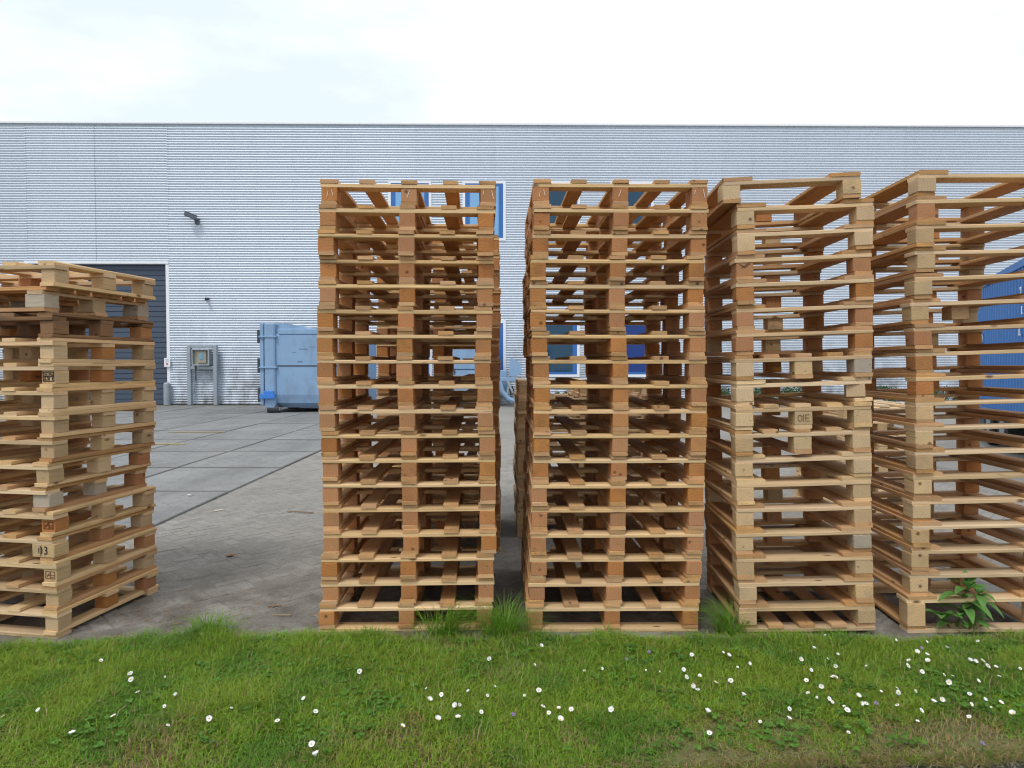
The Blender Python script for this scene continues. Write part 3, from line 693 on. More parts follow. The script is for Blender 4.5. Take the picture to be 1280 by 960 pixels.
SPX = 4.8
L2 = [98, 92, 85, 87, 88, 80, 78, 75, 85, 92, 103, 105, 110, 110, 118, 103, 103, 92]
L3 = [128, 128, 125, 110, 110, 110, 118, 126, 130, 133, 130, 125, 118, 118, 112, 108, 100, 88]
PITCHZ = .144
def stack_A(pxs, Yf, yaw, where, group, look='orange', base0=True, feats=None):
    n = len(pxs)
    for i in range(n - 1, -1, -1):
        lev = n - 1 - i; bottom = lev == 0
        e, parts, hgt = typeA(look, base='frame' if bottom else None)
        z = 0.0 if bottom else TH + PITCHZ * lev
        yj = random.uniform(-.006, .006) + (random.uniform(-.01, .01) if i else 0)
        put(e, (px_to_x(pxs[i], z + .1, Yf), Yf + yj), 1.0, 1.2, yaw + R(random.uniform(-.3, .3)), z)
        tag(e, place_label(i, n, where), 'pallet', group)
        if feats and i in feats: feats[i](e, parts)
def chalk2(e, parts):
    for b, sg in ((parts['block'][0], [(-.012, -.02, -.006, .012), (.014, .02, .022, -.012)]), (parts['block'][2], [(-.03, .0, -.026, .02), (.02, .024, .03, -.02)]), (parts['block'][1], [(-.01, -.018, .004, .02)])):
        strokes(b, sg, M['chalk'], .06, .042, 'chalk_mark', .0028)
stack_A([380 + v / SPX for v in L2], 3.86, R(-2.3), 'the tall stack left of the narrow gap', 'pallets in the tall stack left of the narrow gap', feats={0: chalk2})
stack_A([640 + v / SPX for v in L3], 3.86, R(-1.0), 'the tall stack right of the narrow gap', 'pallets in the tall stack right of the narrow gap', feats={0: chalk2})

# stack 4 : narrow pallets with two deck boards
L4 = [901, 919, 919, 918, 918, 919, 918, 917, 918, 916, 916, 918, 919, 918, 917, 918, 920, 922]
n4 = len(L4); W4 = 'the narrow tilted stack'
for i in range(n4 - 1, -1, -1):
    lev = n4 - 1 - i
    full = i in (7, 9, 10)
    look = 'mixed' if i in (8, 9, 11, 12) else 'pale'
    if i in (3, 4, 5): look = 'pale'
    e, parts, hgt = typeB(look, .765, full=full, base='boards' if lev == 0 else None,
                          block_mats={**{k: 'block' for k in (2, 3, 4) if random.random() < .8}, **({0: 'block', 1: 'block'} if i in (3, 4, 5, 6) else ({1: 'grey'} if i in (7, 14) else {}))})  # most rear blocks get orange timber, painting in the brown interior shade
    z = (0.0 if lev == 0 else TH + PITCHZ * lev) + .016
    W = .765
    put(e, (px_to_x(L4[i] + 3, z + .1, 3.86), 3.86 + random.uniform(-.012, .012)), W, .78, R(2.6) + R(random.uniform(-.6, .6)), z, R(2.0) + R(random.uniform(-.3, .3)))
    pre = {7: 'greyish ', 9: 'stamped five-board '}.get(i, '')
    lab = place_label(i, n4, W4, pre)
    if i == 8: lab = 'wooden pallet with a skewed front right block, in the narrow tilted stack'; parts['block'][1].rotation_euler = (R(0), R(7), R(72)); parts['block'][1].location.x -= .028
    if i == 10: lab = 'pale pallet with three front blocks, eighth from bottom of the narrow tilted stack'
    tag(e, lab, 'pallet', 'pallets in the narrow tilted stack')
    if i == 9:
        b = parts['block'][5]
        ring = [(.012 * math.cos(a) - .022, .018 * math.sin(a), .012 * math.cos(a + .63) - .022, .018 * math.sin(a + .63)) for a in np.arange(0, 6.28, .628)]
        strokes(b, ring + [(-.002, -.02, -.002, .02), (.01, -.018, .03, -.018), (.01, 0, .026, 0), (.01, .018, .03, .018), (.01, -.018, .01, .018)], M['rustink'], .05, .04, 'stamp', .0022)
    if i == 3: strokes(parts['block'][0], [(-.03, .02, .0, .0), (.0, .0, .03, .022), (-.02, -.002, .02, .024)], M['ink'], .05, .05, 'pencil_mark', .0025)

# stack 5 : the same kind, running out of the picture
L5 = [1153, 1150, 1148, 1150, 1147, 1145, 1148, 1151, 1150, 1149, 1147, 1149, 1148, 1147, 1145, 1144, 1143, 1138]
n5 = len(L5); W5 = 'the rightmost narrow stack'
for i in range(n5 - 1, -1, -1):
    lev = n5 - 1 - i
    extra = [(-.075, .02 - .39 + .12)] if i == 5 else None
    look = 'orange' if i in (7, 8) else 'pale'
    e, parts, hgt = typeB(look, extra=extra, full=False, base='frame' if lev == 0 else None, bh=.133 if lev == 0 else .078, block_mats={**{k: 'block' for k in (2, 3, 4) if random.random() < .8}, **({0: 'block'} if i in (1, 6) else {})})  # interior shade put into colour: most rear blocks use the deeper orange timber
    z = (0.0 if lev == 0 else TH + .052 + .1432 * lev) + .010
    roll = R(-.6) if i == 0 else (R(.6) if i < 4 else R(1.9))
    put(e, (px_to_x(L5[i] - 4, z + .1, 3.86), 3.86 + random.uniform(-.012, .012)), .80, .78, R(2.6) + R(random.uniform(-.6, .6)), z, roll)
    lab = place_label(i, n5, W5)
    if i == 5: lab = 'pallet with an extra inner block, sixth from top of the rightmost narrow stack'
    tag(e, lab, 'pallet', 'pallets in the rightmost stack')

# stack 1 : cut by the left edge, turned so its right side shows
C1 = [68, 55, 65.5, 64.5, 65.5, 64.5, 66, 64, 59.5, 56, 66, 65, 70, 71, 71]
n1 = len(C1); W1 = 'the stack cut off at left'
PZ1 = .1405; BH1 = PZ1 - 3 * TH
for i in range(n1 - 1, -1, -1):
    lev = n1 - 1 - i
    look = {0: 'mixed', 1: 'grey', 2: 'brown', 9: 'mixedgrey', 3: 'mixed', 4: 'mixed', 5: 'mixed'}.get(i, 'pale' if i % 2 else 'mixed')
    z = 0.0 if lev == 0 else TH + PZ1 * lev
    if i <= 1: z += .006
    bmats = {0: {}, 3: {2: 'paleblock'}, 10: {2: 'block'}, 12: {2: 'paleblock'}}.get(i, {})
    bmats = {**{k: 'block' for k in (0, 1, 3, 4, 5, 6, 7, 8) if random.random() < .45}, **bmats}
    if i == 1:      # turned a quarter: its deck boards end on the right side
        Wr, Dr = .83, 1.10
        xs = (-Wr / 2 + .05, 0, Wr / 2 - .05); ys = (-Dr / 2 + .06, 0, Dr / 2 - .06)
        e, parts, hgt = pallet(Wr, Dr, [(-Wr / 2 + .045 + k * (Wr - .09) / 6, .075) for k in range(7)], [(a, b) for b in ys for a in xs], (ys[0], 0, ys[2]), xs, 'mixedgrey', BH1, None, .10, .12, .10, {k: ('paleblock' if k % 2 else 'grey') for k in range(9)})
        put(e, (px_to_x(C1[i], z + .1, 3.76), 3.76), Dr, Wr, R(9.6), z, 0, 1)
        e.rotation_euler = (0, 0, R(-9.6) + R(90))
    else:
        Wd = 1.10
        e, parts, hgt = typeA(look, Wd, .83, 'frame' if lev == 0 else None, BH1, bw=.085, bd=.10, block_mats=bmats)
        put(e, (px_to_x(C1[i], z + .1, 3.76), 3.76 + random.uniform(-.008, .008)), Wd, .83, R(9.6) + R(random.uniform(-.8, .8)), z, 0, 1)
    pre = {1: 'grey quarter-turned ', 2: 'dark brown '}.get(i, '')
    lab = place_label(i, n1, W1, pre)
    fb = parts['block'][2]
    if i == 11:
        lab = 'pallet whose corner block carries the number 03, in the stack cut off at left'
        fb.data = board_mesh('block', .10, .145, BH1, 'paleblock', 6); fb.location.x -= .012; fb.location.y -= .012
        tm = text_mesh('03', .068, M['ink'], .0008, 1.25)
        tx = link('stencil_number', tm, fb, (-front(fb) - .0014, .0, BH1 / 2), (R(90), 0, R(-90))); tx.scale = (.86, 1.0, 1)
        strokes(fb, [(-.0185, -.026, -.0185, .026)], M['paleblock'], .0512, BH1 / 2, 'stencil_bridge', .005)
    if i == 4:
        lab = 'pallet with a black stamp on its corner block, in the stack cut off at left'
        strokes(fb, [(-.034, .028, .034, .028), (-.034, -.024, .034, -.024), (-.034, -.024, -.034, .028), (.034, -.024, .034, .028), (-.028, .004, .03, .004), (-.022, -.016, -.022, .018), (-.012, .018, -.002, -.012), (.004, -.018, .004, .02), (.004, .02, .018, .018), (.018, .018, .016, .004), (.024, -.016, .028, .016), (-.028, -.016, -.006, -.016)], M['ink'], .05, BH1 / 2, 'stamp', .0045)
    if i in (10, 12):
        lab = ('pallet with a red-brown stamp on its corner block, in the stack cut off at left' if i == 10 else 'pallet with a faint brown stamp on its corner block, just below the number 03')
        strokes(fb, [(-.028, .022, .03, .022), (-.028, -.018, .03, -.018), (-.028, -.018, -.028, .022), (.03, -.018, .03, .022), (.004, -.018, .004, .022), (-.022, .002, .026, .002), (-.018, -.01, -.004, .014), (.01, -.01, .022, -.01)], M['rustink'], .05, BH1 / 2, 'stamp', .0035 if i == 10 else .0022)
    if i == 9: fb.data = board_mesh('block', .10, .105, BH1, 'grey', 6)
    tag(e, lab, 'pallet', 'pallets in the stack cut off at left')

# stacks in the second row
def back_stack(n, xl, Yf, W, D, yaw, where, group, look='orange', pz=.144, t='A'):
    for lev in range(n):
        i = n - 1 - lev
        e, parts, h_ = (typeA(look, W, D, 'frame' if lev == 0 else None, pz - 3 * TH) if t == 'A' else typeB(look, W, D, 'frame' if lev == 0 else None, True))
        z = 0.0 if lev == 0 else TH + pz * lev
        put(e, (xl + random.uniform(-.012, .012), Yf + random.uniform(-.012, .012)), W, D, yaw + R(random.uniform(-.6, .6)), z)
        tag(e, place_label(i, n, where), 'pallet', group)
back_stack(18, -1.10, 5.50, 1.0, 1.2, R(-1), 'the second-row stack left of the gap', 'pallets in the second-row stack seen left of the gap')
back_stack(10, .05, 6.0, 1.2, 1.0, R(-1.5), 'the low second-row stack in the gap', 'pallets in the low second-row stack', 'bright_deck', .139)  # deck boards take a paler timber, painting in sunlit tops
back_stack(8, 3.25, 6.6, .80, 1.2, R(2), 'the low pale stack behind the narrow stacks', 'pallets in the low pale stack', 'bright_deck', .142, 'A')

# ------------------------------------------------------------------ the warehouse
WR = R(-0.62)                                  # the wall recedes slightly to the right
wall = empty('warehouse', (0, WALL_Y, 0), (0, 0, -WR))
tag(wall, 'long silver-white warehouse clad in horizontal corrugated sheets', 'warehouse')
def wx(px): return (px - CX) * WALL_Y / (F - (px - CX) * math.sin(-WR))      # picture x -> along the wall (near enough for so small a turn)
def wz(py): return at(640, py, WALL_Y).z
ROOF = wz(157.5)
CP = .0945
def sheet_mesh(x0, x1, z0, z1):
    seg = 8; nrow = int(round((z1 - z0) / CP)) * seg
    vs, fs = [], []
    for k in range(nrow + 1):
        t_ = k / seg; z = z0 + (z1 - z0) * k / nrow; a = abs(math.sin(math.pi * t_)) ** .8
        y = -.050 * a
        vs += [(x0, y, z), (x1, y, z)]
    for k in range(nrow): fs.append((2 * k, 2 * k + 1, 2 * k + 3, 2 * k + 2))
    me = bpy.data.meshes.new('corrugated_sheet'); me.from_pydata(vs, [], fs); me.materials.append(M['clad'])
    for p in me.polygons: p.use_smooth = True
    return me
DX0, DX1, DZ = wx(38), wx(209.5), wz(331)
SW = 76 / F * WALL_Y
cache = {}
edges = []
x = wx(213.5)
lefts = [wx(-200), wx(-110), wx(-34)]
sheets = [(wx(-420), wx(-300)), (wx(-300), wx(-200)), (wx(-200), wx(-110)), (wx(-110), wx(-34)), (wx(-34), DX0)]
k = 0
while x < wx(1760): sheets.append((x, x + SW)); x += SW
kb = MB()
for i, (a, b) in enumerate(sheets):
    key = round(b - a, 3)
    if key not in cache: cache[key] = sheet_mesh(-.012, b - a + .012, 0, ROOF)
    link('corrugated_sheet', cache[key], wall, (a, 0 if i % 2 else -.001, 0))
zc = math.ceil((DZ + .02) / CP) * CP
for (a, b) in ((DX0, (DX0 + DX1) / 2), ((DX0 + DX1) / 2, wx(213.5))):
    link('corrugated_sheet', sheet_mesh(-.012, b - a + .012, zc, zc + round((ROOF - zc) / CP) * CP), wall, (a, 0, 0))
# screws on the seams
mb = MB()
for (a, b) in sheets:
    for zz in np.arange(.6, ROOF, CP * 4):
        for d_ in (.05, .16): mb.box(a + d_, a + d_ + .018, -.058, -.046, zz + CP * .42, zz + CP * .42 + .018)
tag(mb.build('screw_row', M['galv'], wall), kind='stuff')
xa, xb = wx(-420), sheets[-1][1]
MB().box(xa, xb, -.10, .35, ROOF + .004, ROOF + .085, .01).build('roof_flashing', M['white'], wall)
MB().box(xa, xb, -.056, .05, ROOF - .05, ROOF, 0).build('gutter_strip', M['galv'], wall)
MB().box(xa, xb, .36, 26, ROOF - .3, ROOF - .02).build('roof', M['roof'], wall)
MB().box(xa, DX0 - .15, .05, .35, -.05, ROOF - .01).build('back_wall', M['galv'], wall)
MB().box(DX1 + .15, xb, .05, .35, -.05, ROOF - .01).build('back_wall', M['galv'], wall)
MB().box(DX0 - .149, DX1 + .149, .05, .35, DZ + .2, ROOF - .01).build('lintel_wall', M['galv'], wall)
for xx in (xa, xb - .3): MB().box(xx, xx + .3, .36, 26, -.05, ROOF - .31).build('end_wall', M['galv'], wall)
# sectional loading door: panels, each with pressed ribs
door = empty('loading_door', (0, 0, 0)); door.parent = wall
np_ = 9; ph = DZ / np_
for k in range(np_):
    mb = MB(); z0 = k * ph + .001; z1 = (k + 1) * ph - .001
    prof = []; nr = 3
    prof.append((.22, z0)); prof.append((.16, z0))
    for q in range(nr):
        a = z0 + (z1 - z0) * q / nr; b = z0 + (z1 - z0) * (q + 1) / nr
        prof += [(.150, a + .012), (.150, b - .025), (.172, b - .012)]
    prof += [(.16, z1), (.22, z1)]
    mb.prism(prof, 'x', DX0 + .02, DX1 - .02)
    mb.build('door_panel', M['slate'], door)
MB().box(DX1, wx(213.6), -.05, .30, 0, DZ, .01).build('door_jamb', M['white'], door)
MB().box(DX0 - .12, DX0, -.05, .30, 0, DZ, .01).build('door_jamb', M['white'], door)
MB().box(DX0 - .12, wx(213.6), -.075, .30, DZ + .003, DZ + .10, .01).build('door_head', M['white'], door)
MB().box(DX0 - .14, DX1 + .14, .27, .34, -.05, DZ + .19).build('door_light_stop', M['slate'], door)  # unseen box added behind the panels to block light at their joints
# windows
def window(pl, pr, pt, pb, glass, mull=True):
    x0, x1, z1, z0 = wx(pl), wx(pr), wz(pt), wz(pb)
    w = empty('window', (0, 0, 0)); w.parent = wall
    t_ = .10; ft = .17
    fr = MB()
    fr.box(x0 - t_, x0, -.075, .0, z0 - t_, z1 + t_).box(x1, x1 + t_, -.075, .0, z0 - t_, z1 + t_).box(x0 + .001, x1 - .001, -.075, .0, z1 + .001, z1 + t_ - .002).box(x0 + .001, x1 - .001, -.075, .0, z0 - t_ + .002, z0 - .001)
    fr.build('surround', M['white'], w)
    fr = MB(); fr.box(x0, x0 + ft, -.068, -.03, z0, z1).box(x1 - ft, x1, -.068, -.03, z0, z1).box(x0 + ft, x1 - ft, -.066, -.03, z1 - ft * .55, z1).box(x0 + ft, x1 - ft, -.066, -.03, z0, z0 + ft * .55)
    fr.build('frame', M['frameblue'], w)
    MB().box(x0 + ft - .01, x1 - ft + .01, -.052, -.034, z0 + .08, z1 - .08).build('pane', glass, w)
for (r_, g_) in ((537, M['film']), (629, M['film']), (721, M['glass']), (812, M['glass'])): window(r_ - 47, r_, 230, 298, g_)
for (r_, g_) in ((537, M['film']), (629, M['film']), (721, M['glass']), (812, M['shutterblue'])): window(r_ - 47, r_, 404, 468, g_)

def on_wall(px, py, out=0.05):
    Y = WALL_Y + wx(px) * math.sin(-WR) - out; return at(px, py, Y)
# security camera
c = on_wall(246.5, 276); e = empty('security_camera', c, (0, 0, 0)); tag(e, 'dark grey security camera on a bracket high on the corrugated wall', 'security camera')
MB().box(-.09, .09, -.05, .05, -.13, .10, .02).build('mount', M['cctv'], e)
MB().cyl((0, 0, .0), (0, -.18, .02), .05).build('arm', M['cctv'], e)
A_, B_ = Vector((.06, -.20, .06)), Vector((-.36, -.36, .22)); d_ = (B_ - A_).normalized()
q = d_.to_track_quat('X', 'Z').to_matrix().to_4x4()
MB().box(-.0, .42, -.075, .075, -.075, .075, .02).build('housing', M['cctv'], e, A_, q.to_euler())
MB().box(-.02, .48, -.09, .09, .078, .095, .004).build('sunshield', M['galv'], e, A_, q.to_euler())
MB().cyl((.42, 0, 0), (.435, 0, 0), .05).build('lens', M['glass'], e, A_, q.to_euler())
# small dark wall lamp
c = on_wall(259, 373.5); e = empty('wall_lamp', c); tag(e, 'small dark unlit lamp on the wall above the meter cabinet', 'wall lamp')
MB().box(-.07, .07, -.05, .05, -.05, .05, .012).build('lamp_base', M['darksteel'], e)
MB().cyl((0, -.04, 0), (.05, -.20, -.03), .045, .06).build('lamp_head', M['darksteel'], e)
# notice by the door
c = on_wall(209, 453, .12); e = empty('notice_sign', c); tag(e, 'small white notice with a red mark beside the dark loading door', 'sign')
MB().box(-.115, .115, -.01, .01, -.17, .17, .004).build('plate', M['white'], e)
t = NT('notice_red'); t.color((0.55, 0.10, 0.12)); t.rough(0.6)
mb = MB(); mb.prism([(.04 * math.cos(a), -.06 + .04 * math.sin(a)) for a in np.arange(0, 6.28, .52)], 'y', -.016, -.011); mb.build('red_mark', t.m, e)
mb = MB()
for k in range(3): mb.box(-.07, .07, -.014, -.0105, .10 - k * .045, .115 - k * .045)
mb.build('print_lines', M['galv'], e)
# bollard
c = ground(209, 506); e = empty('bollard', (c.x, c.y, 0)); tag(e, 'grey steel bollard at the right corner of the loading door', 'bollard')
hb = (506 - 478) / 840 * c.y
MB().cyl((0, 0, 0), (0, 0, hb - .05), .125, seg=20).build('post', M['galv'], e, smooth=False)
MB().cyl((0, 0, hb - .05), (0, 0, hb), .125, .07, seg=20).build('cap', M['galv'], e)
# meter cabinet on a frame
c = on_wall(254, 503, .25); e = empty('meter_cabinet', (c.x, c.y, 0)); tag(e, 'grey steel frame carrying a glazed meter box against the wall', 'meter cabinet')
s_ = WALL_Y / F; H_ = (504 - 430.5) * s_; Wc = 32 * s_
for sx in (-1, 1): MB().box(sx * Wc / 2 - .07, sx * Wc / 2 + .07, -.08, .08, 0, H_, .01).build('post', M['galv'], e)
MB().box(-Wc / 2 + .072, Wc / 2 - .072, -.075, .075, H_ - .11, H_ - .002, .01).build('top_rail', M['galv'], e)
MB().box(-Wc / 2 + .072, Wc / 2 - .072, -.075, .075, H_ - .92, H_ - .80, .01).build('lower_rail', M['galv'], e)
bx = empty('meter_box', (0, 0, 0)); bx.parent = e
zb0, zb1 = H_ - .77, H_ - .15
MB().box(-.33, .33, -.04, .06, zb0, zb1, .01).build('housing', M['cream'], bx)
mb = MB(); mb.box(-.33, .33, -.20, -.045, zb1 - .04, zb1).box(-.33, .33, -.20, -.045, zb0, zb0 + .04).box(-.33, -.29, -.20, -.045, zb0 + .041, zb1 - .041).box(.29, .33, -.20, -.045, zb0 + .041, zb1 - .041)
mb.build('rim', M['galv'], bx)
MB().box(-.15, .19, -.13, -.045, zb0 + .09, zb1 - .08, .015).build('meter', M['plastic'], bx)
t = NT('meter_dial_blue'); t.color((0.15, 0.33, 0.45)); t.rough(0.3)
MB().box(-.04, .08, -.15, -.132, zb0 + .22, zb1 - .16, .006).build('dial', t.m, bx)
MB().cyl((-.22, -.1, zb0 - .6), (-.22, -.1, zb0), .022, seg=8).build('cable', M['darksteel'], e)

# ------------------------------------------------------------------ pale blue compactor container
YC = 840 * HC / (516 - 455.0)
def cz(py): return at(400, py, YC).z
def cxx(px): return (px - CX) / F * YC
x0, x1, x2 = cxx(326), cxx(345), cxx(452)
e = empty('waste_container', (x0, YC, 0)); tag(e, 'pale blue roll-off waste container on rollers behind the left tall stack', 'waste container')
z0, z1 = cz(510), cz(404); dep = 2.3
zt = cz(411)
prof = [(.28, z0), (.06, z0 + .16), (0.0, z0 + .42), (0.0, zt - .22), (.03, zt - .16), (.03, zt), (dep, zt), (dep, z0)]
MB().prism(prof, 'x', x1 - x0 + .003, x2 - x0).build('body', M['blue'], e)
mb = MB(); mb.prism([(-.025, zt - .16), (-.025, zt - .02), (.02, zt + .0), (.02, zt - .19)], 'x', x1 - x0 + .10, x2 - x0 - .003); mb.build('top_rail', M['blue'], e)
MB().box(x1 - x0 + .05, x2 - x0 - .05, -.012, .02, cz(458), cz(456.6)).build('side_seam', M['darksteel'], e)
mb = MB(); mb.prism([(x1 - x0 + .004, zt + .003), (x1 - x0 + .1, zt + .19), (x1 - x0 + .5, zt + .15), (x1 - x0 + 1.0, zt + .003)], 'y', .1, dep - .1); mb.build('lid', M['blue'], e)
col_ = empty('end_frame', (0, 0, 0)); col_.parent = e
MB().box(0, (x1 - x0) * .24, -.06, dep, z0 + .1, z1, .015).build('door_edge', M['blue'], col_)
MB().box((x1 - x0) * .24 + .03, x1 - x0, -.10, dep, z0 - .02, z1, .04).build('post', M['blue'], col_)
for py in (421, 459.3): MB().box(-.02, x1 - x0 + .06, -.13, -.0, cz(py + 1), cz(py - 1), .006).build('band', M['blue'], col_)
for (pa, pb) in ((412, 429), (448, 466), (485, 503)): MB().box(-.10, -.005, -.03, .12, cz(pb), cz(pa), .01).build('hinge', M['darksteel'], col_)
mb = MB(); mb.box(.02, x1 - x0 + .02, -.22, -.101, cz(498), cz(492), .01).box((x1 - x0) * .3, x1 - x0 - .02, -.20, -.103, cz(492.2), cz(488.5), .01); mb.build('latch', M['blue2'], col_)
for yy in (.02, dep - .3):
    r_ = empty('roller', (0, 0, 0)); r_.parent = e
    MB().cyl(((x1 - x0) * .45, yy, .13), ((x1 - x0) * 1.2, yy, .13), .13, seg=18).build('wheel', M['darksteel'], r_)
    mb = MB(); mb.box((x1 - x0) * .38, (x1 - x0) * .43, yy - .1, yy + .1, .08, z0 + .03).box((x1 - x0) * 1.22, (x1 - x0) * 1.27, yy - .1, yy + .1, .08, z0 + .03); mb.build('fork', M['galv'], r_)
for xx in (x2 - x0 - .4,):
    for yy in (.2, dep - .3): MB().cyl((xx, yy, .13), (xx + .25, yy, .13), .13, seg=18).build('wheel', M['darksteel'], e)
mb = MB(); mb.box(x1 - x0, x2 - x0 - .05, .45, .62, .16, z0 - .003).box(x1 - x0, x2 - x0 - .05, dep - .6, dep - .43, .16, z0 - .003); mb.build('skid_rail', M['darksteel'], e)
mb = MB()
for (px, py, w, h) in ((374, 437, .28, .03), (365, 441, .14, .02), (372, 453, .16, .05), (386, 434, .22, .018)): mb.box(cxx(px) - x0, cxx(px) - x0 + w, -.0032, -.0008, cz(py), cz(py) + h)
t = NT('scuffed_blue'); t.color((0.12, 0.21, 0.36)); t.rough(0.6); mb.build('scuff_mark', t.m, e)

# pale blue press machine against the wall
YM = 24.6
def mz(py): return at(600, py, YM).z
def mxx(px): return (px - CX) / F * YM
e = empty('waste_press', (mxx(600), YM, 0)); tag(e, 'pale blue waste press with hopper and slanted frame by the wall behind the gap', 'waste press')
X0 = mxx(600)
MB().box(mxx(548) - X0, mxx(619) - X0, .0, 1.2, mz(462), mz(418), .03).build('hopper', M['blue'], e)
MB().box(mxx(552) - X0, mxx(634) - X0, -.05, 1.15, mz(494), mz(463), .02).build('press_body', M['blue'], e)
mb = MB()
for k in range(5): mb.box(mxx(566) - X0, mxx(612) - X0, -.075, -.052, mz(490 - k * 5), mz(491.2 - k * 5) + .07)
mb.build('grille', M['galv'], e)
t = NT('dark_letter'); t.color((0.03, 0.04, 0.07)); t.rough(.6)
link('lettering', text_mesh('24', .34, t.m, .003), e, (mxx(564.5) - X0, -.056, mz(465)), (R(90), 0, 0))
mb = MB(); mb.prism([(mxx(638.5) - X0, mz(447)), (mxx(650) - X0, mz(453)), (mxx(652) - X0, mz(466)), (mxx(646) - X0, mz(470)), (mxx(636) - X0, mz(470)), (mxx(637) - X0, mz(458))], 'y', -.30, -.22); mb.build('tail_plate', M['blue'], e)
mb = MB(); mb.box(mxx(622) - X0, mxx(648) - X0, -.35, -.20, mz(476), mz(471.5), .01); mb.build('beam', M['blue'], e)
mb = MB(); mb.tube([(mxx(624) - X0, -.3, mz(473)), (mxx(628) - X0, -.3, mz(489)), (mxx(636) - X0, -.3, mz(498)), (mxx(646) - X0, -.3, mz(502))], .09, 8); mb.build('curved_leg', M['blue'], e)
mb = MB(); mb.tube([(mxx(634) - X0, -.3, mz(476)), (mxx(646) - X0, -.3, mz(500))], .06, 8).tube([(mxx(637) - X0, -.3, mz(476)), (mxx(634) - X0, -.3, mz(494))], .04, 8); mb.build('strut', M['galv'], e)
for px in (556, 608): MB().box(mxx(px) - X0, mxx(px + 6) - X0, .1, .35, 0, mz(494.2), .01).build('leg', M['darksteel'], e)
mb = MB(); mb.box(mxx(644) - X0, mxx(650) - X0, -.42, -.16, 0, mz(499), .01); mb.build('foot', M['darksteel'], e)
mb = MB(); mb.tube([(mxx(640) - X0, -.32, mz(482)), (mxx(643) - X0, -.36, mz(490)), (mxx(639) - X0, -.36, mz(493)), (mxx(637) - X0, -.30, mz(486))], .025, 6); mb.build('hose', M['rubber'], e)

# ------------------------------------------------------------------ blue shipping container on a trailer
Ya, Yb = 14.2, 8.6
Pa = at(1213, 455, Ya); Pa = Vector((Pa.x, Ya)); Pb_ = Vector((7.60, 9.9)); dr = (Pb_ - Pa).normalized(); Lc = 7.6
zb, ztop = .62, 3.17
ang = math.atan2(dr.y, dr.x)
e = empty('shipping_container', (Pa.x, Pa.y, zb), (0, 0, ang)); tag(e, 'bright blue corrugated shipping container behind the rightmost pallet stack', 'shipping container')
Hc, Wd = ztop - zb, 2.44                         # local: +X towards the camera end, visible side faces local -Y
t = NT('container_blue'); p = t.obj(); c = t.mix(t.noise(p, 2.0, 5), (0.035, 0.15, 0.42), (0.055, 0.20, 0.52)); c = t.mix(t.math('MULTIPLY', t.ramp(t.noise(t.mapping(p, (1, 1, .3)), 3.0, 7, .7), [(.55, 0.), (.75, 1.)]), .35), c, (.12, .14, .18)); t.color(c); t.rough(.5); M['cont'] = t.m
prof = []; xx = .16; k = 0
while xx < Lc - .16:
    prof += [(xx, 0.0), (xx + .07, 0.0), (xx + .105, .036), (xx + .175, .036)]; xx += .21
prof.append((Lc - .14, 0))
side = 1 if (Matrix.Rotation(ang, 2) @ Vector((0, 1))).dot(-Pa) > 0 else -1   # which long side looks at the camera
poly = [(x_, side * (Wd / 2 - .02 - y_)) for x_, y_ in prof]
poly = poly + [(Lc - .14, side * (Wd / 2 - .08)), (.16, side * (Wd / 2 - .08))]
off = -side * Wd / 2
poly = [(a, b + off) for a, b in poly]
mb = MB(); mb.prism(poly, 'z', .14, Hc - .12); mb.build('side_wall', M['cont'], e)
y_in, y_out = -side * Wd, 0.0
def sb(a, b, c_, d_, f_, g_): return (a, b, min(c_, d_), max(c_, d_), f_, g_)
MB().box(*sb(.1, Lc - .1, -side * .10, -side * Wd, .02, Hc - .03)).build('hull', M['cont'], e)
MB().box(*sb(.001, Lc - .001, 0, -side * .09, Hc - .115, Hc)).build('top_rail', M['cont'], e)
MB().box(*sb(.001, Lc - .001, 0, -side * .09, 0, .135)).build('bottom_rail', M['cont'], e)
for xx in (0, Lc - .155): MB().box(*sb(xx + .002, xx + .155, side * .004, -side * .14, .004, Hc - .004)).build('corner_post', M['cont'], e)
for xx in (0, Lc - .16):
    for zz in (-.003, Hc - .1): MB().box(*sb(xx, xx + .16, side * .008, -side * .15, zz, zz + .11)).build('corner_casting', M['darksteel'], e)
M['letter'] = simple('white_lettering', (0.80, 0.80, 0.80), 0.6)
def letter(txt, px, py, size):
    # where the ray meets the visible side
    d = ray(px, py); n2 = Vector((-dr.y, dr.x)); tt = n2.dot(Pa) / (n2.x * d.x + n2.y * d.y)
    h_ = Vector((d.x * tt, d.y * tt)); lx = (h_ - Pa).dot(dr); lz = HC + d.z * tt - zb
    rot = (R(90), 0, 0) if side < 0 else (R(90), 0, R(180))
    link('lettering', text_mesh(txt, size, M['letter'], .004), e, (lx, side * .006, lz), rot)
letter('D', 1227, 425, .34); letter('5', 1226, 416, .16); letter('2', 1276, 366, .24); letter('L', 1278, 388, .18); letter('L', 1275, 413, .26)
tr = empty('trailer', (Pa.x, Pa.y, 0), (0, 0, ang)); tag(tr, 'dark flat trailer with twin wheels carrying the blue shipping container', 'trailer')
MB().box(*sb(.2, Lc - .2, -side * .5, -side * (Wd - .5), .44, .61)).build('chassis', M['darksteel'], tr)
for xx in (1.3, 2.5):
    for yy in (.12, Wd - .42):
        w = empty('wheel', (0, 0, 0)); w.parent = tr
        MB().cyl((xx, -side * yy, .44), (xx, -side * (yy + .30), .44), .43, seg=22).build('tyre', M['rubber'], w)
        MB().cyl((xx, -side * (yy - .01), .44), (xx, -side * (yy + .31), .44), .2, seg=16).build('rim', M['galv'], w)
MB().box(*sb(.3, .34, -side * .1, -side * (Wd - .1), .2, .58)).build('bumper', M['galv'], tr)
